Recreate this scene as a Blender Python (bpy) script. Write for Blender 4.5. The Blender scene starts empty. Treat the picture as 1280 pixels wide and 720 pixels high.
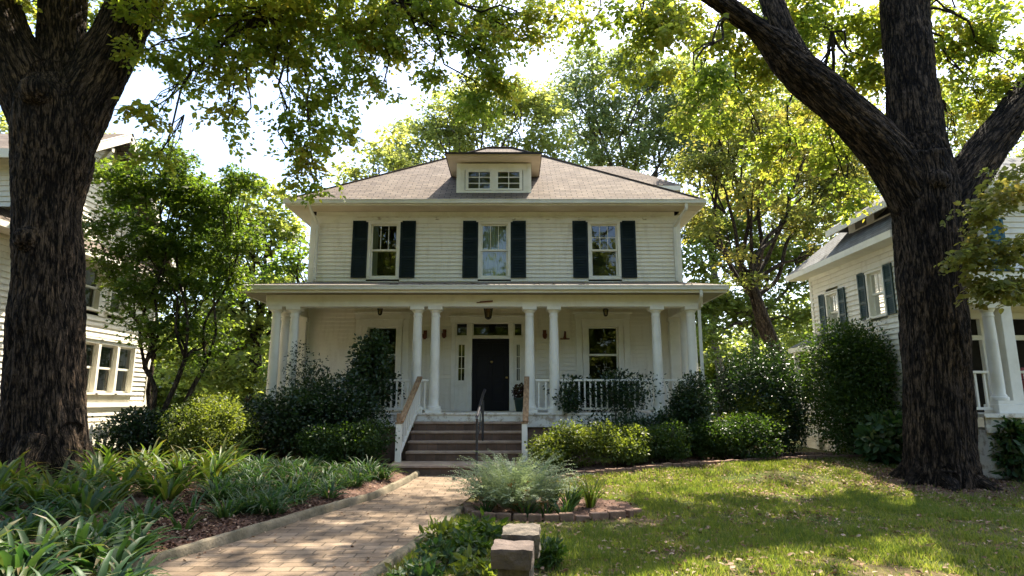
import bpy, bmesh, math, random
import numpy as np
from mathutils import Vector, noise, Matrix

SC = bpy.context.scene
COL = SC.collection
R = math.radians

# ------------------------------------------------------------------ camera
F = 760.0                      # focal length in pixels of the 1280 px photograph
PITCH = math.atan(140 / F)
EYE = 1.5
cd = bpy.data.cameras.new('camera')
cam = bpy.data.objects.new('camera', cd); COL.objects.link(cam)
cam.location = (0, 0, EYE)
cam.rotation_euler = (R(90) + PITCH, 0, 0)
cd.sensor_width = 36.0
cd.lens = F / 1280 * 36.0
cd.clip_start = 0.05; cd.clip_end = 2000
SC.camera = cam

# ------------------------------------------------------------------ sky and sun
SUN_EL, SUN_AZ = 59.0, 35.0      # azimuth measured from +Y (behind the house) towards +X
w = bpy.data.worlds.new('World'); SC.world = w; w.use_nodes = True
nt = w.node_tree
bg = nt.nodes['Background']
sky = nt.nodes.new('ShaderNodeTexSky')
sky.sky_type = 'NISHITA'; sky.sun_disc = False
sky.sun_elevation = R(SUN_EL); sky.sun_rotation = R(SUN_AZ)
sky.air_density = 1.0; sky.dust_density = 2.2; sky.ozone_density = 1.0
nt.links.new(sky.outputs[0], bg.inputs[0])
bg.inputs[1].default_value = 0.15
sd = bpy.data.lights.new('sun', 'SUN'); sd.energy = 5.0; sd.angle = R(0.53); sd.color = (1.0, 0.90, 0.74)
sun = bpy.data.objects.new('sun', sd); COL.objects.link(sun)
sv = Vector((math.sin(R(SUN_AZ)) * math.cos(R(SUN_EL)), math.cos(R(SUN_AZ)) * math.cos(R(SUN_EL)), math.sin(R(SUN_EL))))
sun.rotation_euler = sv.to_track_quat('Z', 'Y').to_euler(); sun.location = sv * 80
SC.view_settings.view_transform = 'Standard'; SC.view_settings.look = 'None'
SC.view_settings.exposure = 1.86; SC.view_settings.gamma = 1.0; SC.view_settings.use_curve_mapping = False
SC.cycles.max_bounces = 8; SC.cycles.diffuse_bounces = 4; SC.cycles.glossy_bounces = 3
SC.cycles.transmission_bounces = 5; SC.cycles.transparent_max_bounces = 8
SC.cycles.sample_clamp_indirect = 6.0
SC.cycles.use_denoising = True

# ------------------------------------------------------------------ measuring the photograph
def P(px, py, Y):
    up = (360 - py) / F; rt = (px - 640) / F
    fy = math.cos(PITCH) - up * math.sin(PITCH); fz = math.sin(PITCH) + up * math.cos(PITCH)
    t = Y / fy
    return Vector((rt * t, Y, EYE + fz * t))
def G(px, py, z=0.0):
    up = (360 - py) / F; rt = (px - 640) / F
    fy = math.cos(PITCH) - up * math.sin(PITCH); fz = math.sin(PITCH) + up * math.cos(PITCH)
    t = (z - EYE) / fz
    return Vector((rt * t, fy * t, z))
def px2m(n, Y, Z=3.0):
    return n * (Y * math.cos(PITCH) + (Z - EYE) * math.sin(PITCH)) / F

# ------------------------------------------------------------------ object helpers
def thing(name, label, cat, loc=(0, 0, 0), rz=0, group=None):
    o = bpy.data.objects.new(name, None); COL.objects.link(o)
    o.location = loc; o.rotation_euler = (0, 0, rz); o.empty_display_size = 0.2
    o['label'] = label; o['category'] = cat
    if group: o['group'] = group
    return o
def tag(o, label, cat, group=None):
    o['label'] = label; o['category'] = cat
    if group: o['group'] = group
    return o
def link(name, me, parent=None):
    o = bpy.data.objects.new(name, me); COL.objects.link(o)
    if parent: o.parent = parent
    return o
def copy_tree(o, parent=None):
    c = o.copy(); COL.objects.link(c)
    if parent: c.parent = parent
    for ch in list(o.children): copy_tree(ch, c)
    return c

class MB:
    """collects boxes, tubes, turned and pulled shapes and links them as ONE mesh"""
    def __init__(s): s.v = []; s.f = []; s.uv = []
    def add(s, vs, fs, uvs=None):
        n = len(s.v); s.v += [tuple(v) for v in vs]
        for i, f in enumerate(fs):
            s.f.append([n + k for k in f]); s.uv.append(uvs[i] if uvs else None)
        return s
    def box(s, x0, x1, y0, y1, z0, z1):
        if x0 > x1: x0, x1 = x1, x0
        if y0 > y1: y0, y1 = y1, y0
        if z0 > z1: z0, z1 = z1, z0
        v = [(x, y, z) for z in (z0, z1) for y in (y0, y1) for x in (x0, x1)]
        return s.add(v, [(0, 2, 3, 1), (4, 5, 7, 6), (0, 1, 5, 4), (2, 6, 7, 3), (0, 4, 6, 2), (1, 3, 7, 5)])
    def bar(s, a, b, wx, wz):
        a, b = Vector(a), Vector(b); d = (b - a).normalized()
        up = Vector((0, 0, 1)) if abs(d.z) < .95 else Vector((0, 1, 0))
        e = d.cross(up).normalized() * wx / 2; u = e.cross(d).normalized() * wz / 2
        v = [p + sx * e + sz * u for p in (a, b) for sx, sz in ((-1, -1), (1, -1), (1, 1), (-1, 1))]
        return s.add(v, [(3, 2, 1, 0), (4, 5, 6, 7), (0, 1, 5, 4), (1, 2, 6, 5), (2, 3, 7, 6), (3, 0, 4, 7)])
    def tube(s, pts, rad, n=10, cap=True):
        pts = [Vector(p) for p in pts]
        rad = [float(q) for q in rad] if hasattr(rad, "__len__") else [float(rad)] * len(pts)
        rings = []; e1 = None
        for i, p in enumerate(pts):
            t = (pts[min(i + 1, len(pts) - 1)] - pts[max(i - 1, 0)]).normalized()
            if e1 is None:
                e1 = t.cross(Vector((0, 1, 0)) if abs(t.y) < .9 else Vector((1, 0, 0))).normalized()
            else:
                e1 = (e1 - t * e1.dot(t)).normalized()
            e2 = t.cross(e1)
            rings.append([p + rad[i] * (math.cos(a) * e1 + math.sin(a) * e2) for a in [2 * math.pi * k / n for k in range(n)]])
        v = [q for r in rings for q in r]; f = []
        for i in range(len(pts) - 1):
            for k in range(n):
                f.append((i * n + k, i * n + (k + 1) % n, (i + 1) * n + (k + 1) % n, (i + 1) * n + k))
        if cap:
            f.append(tuple(range(n))[::-1]); f.append(tuple((len(pts) - 1) * n + k for k in range(n)))
        return s.add(v, f)
    def lathe(s, prof, c=(0, 0, 0), n=24):
        v = []; f = []
        for r, z in prof:
            for k in range(n):
                a = 2 * math.pi * k / n
                v.append((c[0] + r * math.cos(a), c[1] + r * math.sin(a), c[2] + z))
        for i in range(len(prof) - 1):
            for k in range(n):
                f.append((i * n + k, i * n + (k + 1) % n, (i + 1) * n + (k + 1) % n, (i + 1) * n + k))
        f.append(tuple(range(n))[::-1]); f.append(tuple((len(prof) - 1) * n + k for k in range(n)))
        return s.add(v, f)
    def poly(s, vs, uv=None):
        return s.add(vs, [tuple(range(len(vs)))], [uv] if uv else None)
    def slope(s, vs):
        """roof face: u runs level in metres, v runs up the slope"""
        vs = [Vector(v) for v in vs]
        n = (vs[1] - vs[0]).cross(vs[2] - vs[0]).normalized()
        if n.z < 0: n = -n
        u = Vector((0, 0, 1)).cross(n)
        u = u.normalized() if u.length > 1e-4 else Vector((1, 0, 0))
        t = n.cross(u)
        return s.poly(vs, [(v.dot(u), v.dot(t)) for v in vs])
    def build(s, name, m, parent=None, smooth=False, bevel=0, auto=None):
        me = bpy.data.meshes.new(name)
        me.from_pydata(s.v, [], s.f); me.update()
        if any(u is not None for u in s.uv):
            ul = me.uv_layers.new(name='UVMap')
            for p in me.polygons:
                u = s.uv[p.index]
                if u:
                    for k, li in enumerate(p.loop_indices): ul.data[li].uv = u[k]
        me.materials.append(m)
        if smooth:
            for p in me.polygons: p.use_smooth = True
        o = link(name, me, parent)
        if auto:
            for p in me.polygons: p.use_smooth = True
            me.set_sharp_from_angle(angle=R(auto))
        if bevel:
            b = o.modifiers.new('bevel', 'BEVEL'); b.width = bevel; b.segments = 2; b.limit_method = 'ANGLE'
        return o

def np_mesh(name, V, F_, m, parent=None, rnd=None, smooth=False):
    V = np.ascontiguousarray(V, dtype=np.float32); F_ = np.ascontiguousarray(F_, dtype=np.int32)
    me = bpy.data.meshes.new(name); k = F_.shape[1]
    me.vertices.add(len(V)); me.vertices.foreach_set('co', V.ravel())
    me.loops.add(F_.size); me.loops.foreach_set('vertex_index', F_.ravel())
    me.polygons.add(len(F_)); me.polygons.foreach_set('loop_start', np.arange(0, F_.size, k, dtype=np.int32))
    me.update(calc_edges=True)
    if rnd is not None:
        a = me.attributes.new('rnd', 'FLOAT', 'FACE'); a.data.foreach_set('value', np.asarray(rnd, dtype=np.float32))
    if smooth: me.polygons.foreach_set('use_smooth', np.ones(len(F_), dtype=bool))
    me.materials.append(m); me.validate()
    return link(name, me, parent)

# ------------------------------------------------------------------ materials
def nodes(name):
    m = bpy.data.materials.new(name); m.use_nodes = True
    return m, m.node_tree.nodes, m.node_tree.links, m.node_tree.nodes['Principled BSDF']
def ramp(N, stops):
    r = N.new('ShaderNodeValToRGB'); el = r.color_ramp.elements
    while len(el) < len(stops): el.new(0.5)
    for e, (p, c) in zip(el, stops):
        e.position = p; e.color = (*c, 1)
    return r
def mat(name, c1, c2=None, rough=0.6, scale=4.0, bump=0.0, bscale=None, spec=0.4, metal=0.0, stretch=(1, 1, 1), detail=5, lo=.35, hi=.65):
    m, N, L, b = nodes(name)
    b.inputs['Roughness'].default_value = rough; b.inputs['Metallic'].default_value = metal
    b.inputs['Specular IOR Level'].default_value = spec
    tc = N.new('ShaderNodeTexCoord'); mp = N.new('ShaderNodeMapping'); mp.inputs['Scale'].default_value = stretch
    L.new(tc.outputs['Object'], mp.inputs[0])
    nz = N.new('ShaderNodeTexNoise'); nz.inputs['Scale'].default_value = scale; nz.inputs['Detail'].default_value = detail
    nz.inputs['Roughness'].default_value = 0.65
    L.new(mp.outputs[0], nz.inputs['Vector'])
    rp = ramp(N, [(lo, c1), (hi, c2 or c1)])
    L.new(nz.outputs['Fac'], rp.inputs[0]); L.new(rp.outputs[0], b.inputs['Base Color'])
    if bump:
        n2 = N.new('ShaderNodeTexNoise'); n2.inputs['Scale'].default_value = bscale or scale * 4; n2.inputs['Detail'].default_value = 6
        L.new(mp.outputs[0], n2.inputs['Vector'])
        bp = N.new('ShaderNodeBump'); bp.inputs['Strength'].default_value = bump; bp.inputs['Distance'].default_value = 0.02
        L.new(n2.outputs['Fac'], bp.inputs['Height']); L.new(bp.outputs[0], b.inputs['Normal'])
    return m
def leafmat(name, cols, tcols, trans=0.4, rough=0.45, spec=0.35):
    """leaves: a tint per leaf, and light that comes through the blade"""
    m, N, L, b = nodes(name)
    at = N.new('ShaderNodeAttribute'); at.attribute_name = 'rnd'
    n = len(cols)
    r1 = ramp(N, [(i / max(1, n - 1), c) for i, c in enumerate(cols)])
    r2 = ramp(N, [(i / max(1, len(tcols) - 1), c) for i, c in enumerate(tcols)])
    L.new(at.outputs['Fac'], r1.inputs[0]); L.new(at.outputs['Fac'], r2.inputs[0])
    L.new(r1.outputs[0], b.inputs['Base Color'])
    b.inputs['Roughness'].default_value = rough; b.inputs['Specular IOR Level'].default_value = spec
    t = N.new('ShaderNodeBsdfTranslucent'); L.new(r2.outputs[0], t.inputs[0])
    mx = N.new('ShaderNodeMixShader'); mx.inputs[0].default_value = trans
    L.new(b.outputs[0], mx.inputs[1]); L.new(t.outputs[0], mx.inputs[2])
    L.new(mx.outputs[0], N['Material Output'].inputs[0])
    return m
def bark_mat(name, dark, light, attr=True, sc=(9, 9, 1.1)):
    """long furrows that part and meet again, broken into plates, with broad pale and dark patches"""
    m, N, L, b = nodes(name)
    b.inputs['Roughness'].default_value = 0.92; b.inputs['Specular IOR Level'].default_value = 0.15
    tc = N.new('ShaderNodeTexCoord')
    if attr:
        s = N.new('ShaderNodeAttribute'); s.attribute_name = 'bark'; out = s.outputs['Vector']
    else: out = tc.outputs['Object']
    def math_(op, x, y=None, z=None):
        q = N.new('ShaderNodeMath'); q.operation = op
        for k, v in enumerate((x, y, z)):
            if v is None: continue
            if isinstance(v, (int, float)): q.inputs[k].default_value = v
            else: L.new(v, q.inputs[k])
        return q.outputs[0]
    def ns(mul, det):
        mp = N.new('ShaderNodeMapping'); mp.inputs['Scale'].default_value = [q * w_ for q, w_ in zip(sc, mul)]; L.new(out, mp.inputs[0])
        nz = N.new('ShaderNodeTexNoise'); nz.inputs['Scale'].default_value = 1.0; nz.inputs['Detail'].default_value = det; nz.inputs['Roughness'].default_value = .6
        L.new(mp.outputs[0], nz.inputs['Vector']); return nz.outputs['Fac']
    def furrow(f, width):
        q = math_('ABSOLUTE', math_('SUBTRACT', f, .5)); return math_('MINIMUM', math_('DIVIDE', q, width), 1.0)
    f1 = furrow(ns((1, 1, 1), 2), .10); f2 = furrow(ns((2.3, 2.3, 2.6), 3), .11); fn = ns((6, 6, 9), 6); f3 = furrow(ns((1.6, 1.6, 5), 2), .05)
    h = math_('ADD', math_('MULTIPLY', f1, .42), math_('ADD', math_('MULTIPLY', f2, .28), math_('ADD', math_('MULTIPLY', fn, .35), math_('MULTIPLY', f3, .08))))
    mid = tuple((p * .5 + q * .5) for p, q in zip(dark, light))
    rp = ramp(N, [(.38, dark), (.66, tuple(q * .55 for q in mid)), (.92, light)]); L.new(h, rp.inputs[0])
    pn = N.new('ShaderNodeTexNoise'); pn.inputs['Scale'].default_value = 1.7; pn.inputs['Detail'].default_value = 8; pn.inputs['Roughness'].default_value = .72
    L.new(tc.outputs['Object'], pn.inputs['Vector'])
    p1 = ramp(N, [(.34, (.45, .42, .40)), (.5, (1, 1, 1)), (.66, (1.6, 1.5, 1.3))]); L.new(pn.outputs['Fac'], p1.inputs[0])
    mm = N.new('ShaderNodeMix'); mm.data_type = 'RGBA'; mm.blend_type = 'MULTIPLY'; mm.inputs[0].default_value = 1
    L.new(rp.outputs[0], mm.inputs[6]); L.new(p1.outputs[0], mm.inputs[7]); L.new(mm.outputs[2], b.inputs['Base Color'])
    bp = N.new('ShaderNodeBump'); bp.inputs['Strength'].default_value = 1.0; bp.inputs['Distance'].default_value = 0.045
    L.new(h, bp.inputs['Height']); L.new(bp.outputs[0], b.inputs['Normal'])
    return m
def brick_mat(name, c1, c2, mortar, sx, sy, use_uv=False, mort=.015, offset=.5, bump=.5, rough=.85, rot=0, dirt=None, squash=1.0):
    """bricks, pavers or shingles sx long and sy high (metres)"""
    m, N, L, b = nodes(name)
    b.inputs['Roughness'].default_value = rough; b.inputs['Specular IOR Level'].default_value = .2
    tc = N.new('ShaderNodeTexCoord'); mp = N.new('ShaderNodeMapping'); mp.inputs['Rotation'].default_value = (0, 0, rot)
    L.new(tc.outputs['UV' if use_uv else 'Object'], mp.inputs[0])
    wn = N.new('ShaderNodeTexNoise'); wn.inputs['Scale'].default_value = 2.3; wn.inputs['Detail'].default_value = 3
    L.new(mp.outputs[0], wn.inputs['Vector'])
    wv = N.new('ShaderNodeVectorMath'); wv.operation = 'MULTIPLY_ADD'; wv.inputs[1].default_value = (sy * .35,) * 3
    L.new(wn.outputs['Color'], wv.inputs[0]); L.new(mp.outputs[0], wv.inputs[2])
    br = N.new('ShaderNodeTexBrick'); br.offset = offset
    br.inputs['Color1'].default_value = (*c1, 1); br.inputs['Color2'].default_value = (*c2, 1); br.inputs['Mortar'].default_value = (*mortar, 1)
    br.inputs['Scale'].default_value = 1.0; br.inputs['Brick Width'].default_value = sx; br.inputs['Row Height'].default_value = sy
    br.inputs['Mortar Size'].default_value = mort; br.inputs['Mortar Smooth'].default_value = .4; br.inputs['Bias'].default_value = 0
    L.new(wv.outputs[0], br.inputs['Vector'])
    nz = N.new('ShaderNodeTexNoise'); nz.inputs['Scale'].default_value = 1.7; nz.inputs['Detail'].default_value = 8; nz.inputs['Roughness'].default_value = .7
    L.new(mp.outputs[0], nz.inputs['Vector'])
    rp = ramp(N, [(.3, dirt or (.55, .5, .45)), (.62, (1, 1, 1))])
    L.new(nz.outputs['Fac'], rp.inputs[0])
    mx = N.new('ShaderNodeMix'); mx.data_type = 'RGBA'; mx.blend_type = 'MULTIPLY'; mx.inputs[0].default_value = .8
    L.new(br.outputs['Color'], mx.inputs[6]); L.new(rp.outputs[0], mx.inputs[7]); L.new(mx.outputs[2], b.inputs['Base Color'])
    n2 = N.new('ShaderNodeTexNoise'); n2.inputs['Scale'].default_value = 40; n2.inputs['Detail'].default_value = 4
    L.new(mp.outputs[0], n2.inputs['Vector'])
    ma = N.new('ShaderNodeMath'); ma.operation = 'MULTIPLY_ADD'; ma.inputs[1].default_value = -1.0
    L.new(br.outputs['Fac'], ma.inputs[0])
    m3 = N.new('ShaderNodeMath'); m3.operation = 'MULTIPLY'; m3.inputs[1].default_value = .5; L.new(n2.outputs['Fac'], m3.inputs[0]); L.new(m3.outputs[0], ma.inputs[2])
    bp = N.new('ShaderNodeBump'); bp.inputs['Strength'].default_value = bump; bp.inputs['Distance'].default_value = .015
    L.new(ma.outputs[0], bp.inputs['Height']); L.new(bp.outputs[0], b.inputs['Normal'])
    return m
def glass_mat(name, tint=(.8, .9, .85), boost=2.2):
    m, N, L, b = nodes(name)
    N.remove(b)
    tr = N.new('ShaderNodeBsdfTransparent'); tr.inputs[0].default_value = (*tint, 1)
    gl = N.new('ShaderNodeBsdfGlossy'); gl.inputs['Roughness'].default_value = .02
    tc = N.new('ShaderNodeTexCoord'); nz = N.new('ShaderNodeTexNoise'); nz.inputs['Scale'].default_value = 2.0; nz.inputs['Detail'].default_value = 1
    L.new(tc.outputs['Object'], nz.inputs['Vector'])
    bp = N.new('ShaderNodeBump'); bp.inputs['Strength'].default_value = .12; bp.inputs['Distance'].default_value = .03
    L.new(nz.outputs['Fac'], bp.inputs['Height']); L.new(bp.outputs[0], gl.inputs['Normal'])
    fr = N.new('ShaderNodeFresnel'); fr.inputs[0].default_value = 1.5
    mu = N.new('ShaderNodeMath'); mu.operation = 'MULTIPLY'; mu.inputs[1].default_value = boost; mu.use_clamp = True
    L.new(fr.outputs[0], mu.inputs[0])
    mx = N.new('ShaderNodeMixShader'); L.new(mu.outputs[0], mx.inputs[0]); L.new(tr.outputs[0], mx.inputs[1]); L.new(gl.outputs[0], mx.inputs[2])
    L.new(mx.outputs[0], N['Material Output'].inputs[0])
    return m

M = {}
M['siding'] = mat('painted_siding', (.66, .60, .475), (.82, .77, .65), rough=.55, scale=1.3, bump=.15, bscale=30, stretch=(4, 4, .7), lo=.26, hi=.5, detail=8)
M['trim'] = mat('painted_trim', (.70, .66, .55), (.81, .775, .67), rough=.5, scale=2.5, bump=.1, bscale=25, lo=.3, hi=.55)
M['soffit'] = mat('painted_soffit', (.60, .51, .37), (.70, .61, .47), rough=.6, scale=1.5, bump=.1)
M['column'] = mat('painted_column', (.72, .69, .59), (.82, .79, .70), rough=.5, scale=2.0, bump=.08, bscale=20, lo=.3, hi=.5)
M['old_paint'] = mat('peeling_paint', (.42, .34, .24), (.76, .72, .62), rough=.7, scale=6, bump=.3, lo=.36, hi=.5)
M['old_wood'] = mat('weathered_wood', (.16, .09, .045), (.40, .25, .14), rough=.8, scale=3, bump=.4, stretch=(8, 1, 4))
M['shutter'] = mat('shutter_paint', (.005, .013, .015), (.009, .02, .023), rough=.55, spec=.25, scale=3)
M['teal_shutter'] = mat('teal_paint', (.01, .075, .11), (.015, .10, .14), rough=.5, scale=3)
M['green_shutter'] = mat('green_paint', (.012, .04, .038), (.02, .055, .05), rough=.5, scale=3)
M['door'] = mat('black_door_paint', (.005, .005, .006), (.009, .008, .009), rough=.55, scale=2, spec=.2)
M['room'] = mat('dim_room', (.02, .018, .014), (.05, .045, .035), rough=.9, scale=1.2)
M['curtain'] = mat('sheer_curtain', (.50, .50, .42), (.66, .66, .58), rough=.9, scale=2, stretch=(12, 1, .3))
M['blind'] = mat('window_blind', (.13, .12, .09), (.22, .20, .15), rough=.7, scale=2)
M['glass'] = glass_mat('window_glass')
M['roof'] = brick_mat('roof_shingles', (.205, .168, .138), (.138, .113, .098), (.05, .043, .039), .32, .14, use_uv=True, mort=.012, dirt=(.62, .58, .55), bump=.6, rough=.95)
M['grey_roof'] = brick_mat('grey_shingles', (.20, .21, .22), (.15, .155, .16), (.08, .08, .08), .32, .14, use_uv=True, mort=.012, bump=.6, rough=.95)
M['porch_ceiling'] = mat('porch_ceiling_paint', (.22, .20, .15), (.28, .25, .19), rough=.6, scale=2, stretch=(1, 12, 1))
M['gutter'] = mat('gutter_paint', (.62, .60, .52), (.74, .72, .64), rough=.4, scale=3)
M['step'] = brick_mat('brick_steps', (.19, .12, .085), (.14, .09, .065), (.12, .10, .08), .22, .085, mort=.008, dirt=(.35, .33, .28), bump=.5)
M['tread'] = mat('worn_step_tread', (.24, .17, .125), (.40, .30, .23), rough=.9, scale=3, bump=.4, bscale=30)
M['iron'] = mat('black_iron', (.012, .012, .018), (.03, .03, .04), rough=.3, scale=8, spec=.6)
M['lantern'] = mat('dark_bronze', (.02, .014, .009), (.035, .025, .016), rough=.45, scale=8, metal=.5)
M['amber_glass'] = glass_mat('amber_lantern_glass', tint=(.55, .40, .22), boost=1.5)
M['brass'] = mat('old_brass', (.45, .33, .10), (.6, .45, .16), rough=.35, scale=8, metal=1.0)
M['rust'] = mat('rusty_iron', (.10, .03, .02), (.18, .06, .035), rough=.8, scale=12)
M['pot'] = mat('dark_green_pot', (.012, .035, .025), (.02, .05, .04), rough=.4, scale=5)
M['stone'] = mat('pier_stone', (.05, .036, .03), (.12, .09, .074), rough=.9, scale=7, bump=.7, bscale=28)
M['stone_top'] = mat('lichen_stone', (.04, .035, .027), (.15, .125, .095), rough=.95, scale=9, bump=.9, bscale=30)
M['edging'] = mat('mossy_concrete', (.06, .055, .03), (.22, .18, .12), rough=.95, scale=2.2, bump=.7, bscale=30, lo=.3, hi=.68)
M['edge_brick'] = mat('edging_brick', (.13, .075, .05), (.24, .15, .10), rough=.9, scale=5, bump=.6, bscale=30)
M['red_metal'] = mat('red_paint', (.16, .008, .01), (.24, .014, .016), rough=.35, scale=4)
M['path'] = brick_mat('brick_path', (.26, .195, .135), (.165, .122, .085), (.11, .085, .058), .30, .16, mort=.009, dirt=(.33, .29, .24), bump=.7, rough=.9, rot=R(0))
M['bark'] = bark_mat('oak_bark', (.004, .003, .002), (.088, .061, .041), sc=(12, 12, 1.9))
M['bark2'] = bark_mat('thin_bark', (.02, .015, .011), (.11, .085, .06), attr=False, sc=(14, 14, 3))
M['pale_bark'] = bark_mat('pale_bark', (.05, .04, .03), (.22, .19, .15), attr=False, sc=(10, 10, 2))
M['stem'] = mat('woody_stem', (.03, .02, .012), (.07, .05, .03), rough=.9, scale=10)

M['oak_leaf'] = leafmat('oak_leaves', [(.045, .085, .012), (.065, .108, .015), (.095, .125, .017), (.13, .125, .016)],
                        [(.24, .36, .035), (.35, .45, .045), (.50, .53, .055), (.68, .52, .06)], trans=.58)
M['maple_leaf'] = leafmat('maple_leaves', [(.032, .062, .014), (.048, .085, .016), (.07, .10, .018)],
                          [(.13, .24, .02), (.20, .32, .024), (.32, .40, .03)], trans=.46)
M['yellow_leaf'] = leafmat('yellowing_leaves', [(.06, .08, .02), (.09, .10, .022), (.13, .115, .024)],
                           [(.22, .28, .05), (.34, .36, .06), (.52, .40, .07)], trans=.5)
M['bright_leaf'] = leafmat('sunny_leaves', [(.06, .09, .022), (.085, .115, .026), (.115, .13, .03)],
                           [(.28, .38, .06), (.38, .46, .07), (.52, .52, .08)], trans=.5)
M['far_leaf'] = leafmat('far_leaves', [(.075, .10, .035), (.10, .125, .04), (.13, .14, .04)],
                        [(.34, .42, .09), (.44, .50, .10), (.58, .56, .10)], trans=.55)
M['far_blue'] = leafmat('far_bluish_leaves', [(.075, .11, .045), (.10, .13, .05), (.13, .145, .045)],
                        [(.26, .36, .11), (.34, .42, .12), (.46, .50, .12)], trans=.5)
M['dark_leaf'] = leafmat('dark_glossy_leaves', [(.010, .026, .010), (.018, .040, .013), (.030, .055, .016)],
                         [(.03, .08, .01), (.05, .11, .012), (.08, .15, .015)], trans=.25, rough=.32, spec=.5)
M['shrub_leaf'] = leafmat('shrub_leaves', [(.020, .045, .011), (.034, .065, .014), (.055, .085, .016)],
                          [(.06, .13, .012), (.10, .19, .014), (.17, .25, .018)], trans=.35)
M['azalea_leaf'] = leafmat('azalea_leaves', [(.055, .085, .016), (.085, .115, .022), (.13, .15, .03)],
                           [(.16, .24, .02), (.26, .33, .025), (.38, .42, .04)], trans=.38)
M['silver_leaf'] = leafmat('silver_fern_leaves', [(.15, .20, .115), (.20, .25, .15), (.27, .30, .19)],
                           [(.22, .32, .12), (.28, .36, .14), (.34, .40, .16)], trans=.35, rough=.6)
M['rusty_leaf'] = leafmat('rusty_fronds', [(.10, .035, .012), (.14, .06, .015), (.12, .09, .02)],
                          [(.22, .08, .015), (.28, .14, .02), (.28, .22, .03)], trans=.4)
M['strap_leaf'] = leafmat('strap_leaves', [(.014, .040, .014), (.024, .058, .020), (.036, .075, .026), (.06, .085, .025), (.13, .10, .05)],
                          [(.04, .12, .02), (.06, .16, .025), (.10, .20, .03), (.16, .22, .03), (.2, .16, .06)], trans=.3, rough=.5, spec=.3)
M['lily_leaf'] = leafmat('lily_leaves', [(.028, .060, .012), (.045, .082, .014), (.075, .095, .016), (.13, .085, .028)],
                         [(.08, .18, .015), (.13, .24, .02), (.22, .27, .025), (.28, .19, .04)], trans=.36, rough=.48)
M['grass'] = leafmat('grass_blades', [(.040, .072, .012), (.068, .105, .016), (.105, .13, .024), (.21, .18, .08)],
                     [(.17, .25, .03), (.26, .34, .035), (.38, .41, .05), (.5, .42, .16)], trans=.45, rough=.5)
M['litter'] = leafmat('dry_leaves', [(.10, .05, .028), (.21, .12, .07), (.32, .21, .14), (.38, .29, .21)],
                      [(.10, .05, .02), (.18, .10, .05), (.26, .17, .10), (.3, .22, .14)], trans=.15, rough=.8, spec=.2)

# ------------------------------------------------------------------ plants: leaves, crowns, limbs
def unit(a): return a / np.maximum(np.linalg.norm(a, axis=1, keepdims=True), 1e-6)
HEX = (np.array([(0, 0), (.28, .5), (.66, .42), (1, 0), (.66, -.42), (.28, -.5)]), [(0, 1, 2, 3), (0, 3, 4, 5)])
RHO = (np.array([(0, 0), (.42, .5), (1, 0), (.42, -.5)]), [(0, 1, 2, 3)])
# a lobed leaf: three points and a stalk end
LOB = (np.array([(0, 0), (.42, .60), (.55, .22), (1, 0), (.55, -.22), (.42, -.60)]), [(0, 1, 2, 3), (0, 3, 4, 5)])
def leaf_cloud(name, pos, d, n, length, ratio, m, parent, rnd, tmpl=HEX, fold=.3):
    d = unit(d); s = unit(np.cross(d, n)); n = np.cross(s, d)
    T, Q = tmpl; k = len(T)
    L = length[:, None]
    V = np.empty((len(pos), k, 3), dtype=np.float32)
    for i, (u, v) in enumerate(T):
        V[:, i] = pos + d * (u * L) + s * (v * ratio * L) + n * (abs(v) * ratio * fold * L - .25 * u * u * fold * L)
    F_ = np.concatenate([np.arange(len(pos))[:, None] * k + np.array(q)[None] for q in Q], 1).reshape(-1, len(Q[0]))
    return np_mesh(name, V.reshape(-1, 3), F_, m, parent, np.repeat(rnd, len(Q)))
def ball(rng, n):
    v = unit(rng.normal(size=(n, 3))); return v * rng.random((n, 1)) ** (1 / 3)
def clumps(rng, blobs, per_m3=None, sub=None, spread=.30):
    """spray positions grouped in small clumps inside ellipsoids; blob = (cx,cy,cz,rx,ry,rz,nsprays)"""
    out = []; cid = []
    for b in blobs:
        c = np.array(b[:3]); r = np.array(b[3:6]); n = int(b[6])
        ns = max(3, int(sub or (n / 14)))
        sc = ball(rng, ns)
        k = rng.integers(0, ns, n)
        off = rng.normal(size=(n, 3)) * np.array([1, 1, .6])
        p = sc[k] * r + off * (spread * r.min() + .05)
        out.append(c + p); cid.append(rng.random(ns)[k])
    return np.concatenate(out), np.concatenate(cid)
def sprays(rng, S, tint, nleaf, L, size, droop=.5, flat=.6, base=None, vary=.35):
    """leaves along short twigs at S; returns pos, dir, normal, length, rnd"""
    N = len(S)
    a = rng.random(N) * 2 * np.pi
    D = unit(np.stack([np.cos(a), np.sin(a), -droop * rng.random(N) + .15], 1))
    t = (np.arange(nleaf) + .3) / nleaf
    pos = S[:, None] + D[:, None] * (t[None, :, None] * L)
    pos[:, :, 2] -= (t ** 2)[None] * L * droop * .6
    side = np.cross(D, [0, 0, 1.]); side = unit(side)
    sg = np.where(np.arange(nleaf) % 2 == 0, 1., -1.)
    ld = D[:, None] * .7 + side[:, None] * sg[None, :, None] * .9 + rng.normal(size=(N, nleaf, 3)) * .4
    ld[:, :, 2] -= droop * .5
    nn = np.array([0, 0, 1.]) * flat + rng.normal(size=(N, nleaf, 3)) * (1 - flat) * 1.1
    pos += rng.normal(size=pos.shape) * L * .12
    ln = size * (1 + vary * rng.normal(size=N * nleaf)).clip(.4, 1.8)
    r = (np.repeat(tint, nleaf) * .6 + rng.random(N * nleaf) * .4).clip(0, 1)
    return pos.reshape(-1, 3), ld.reshape(-1, 3), nn.reshape(-1, 3), ln, r
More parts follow.
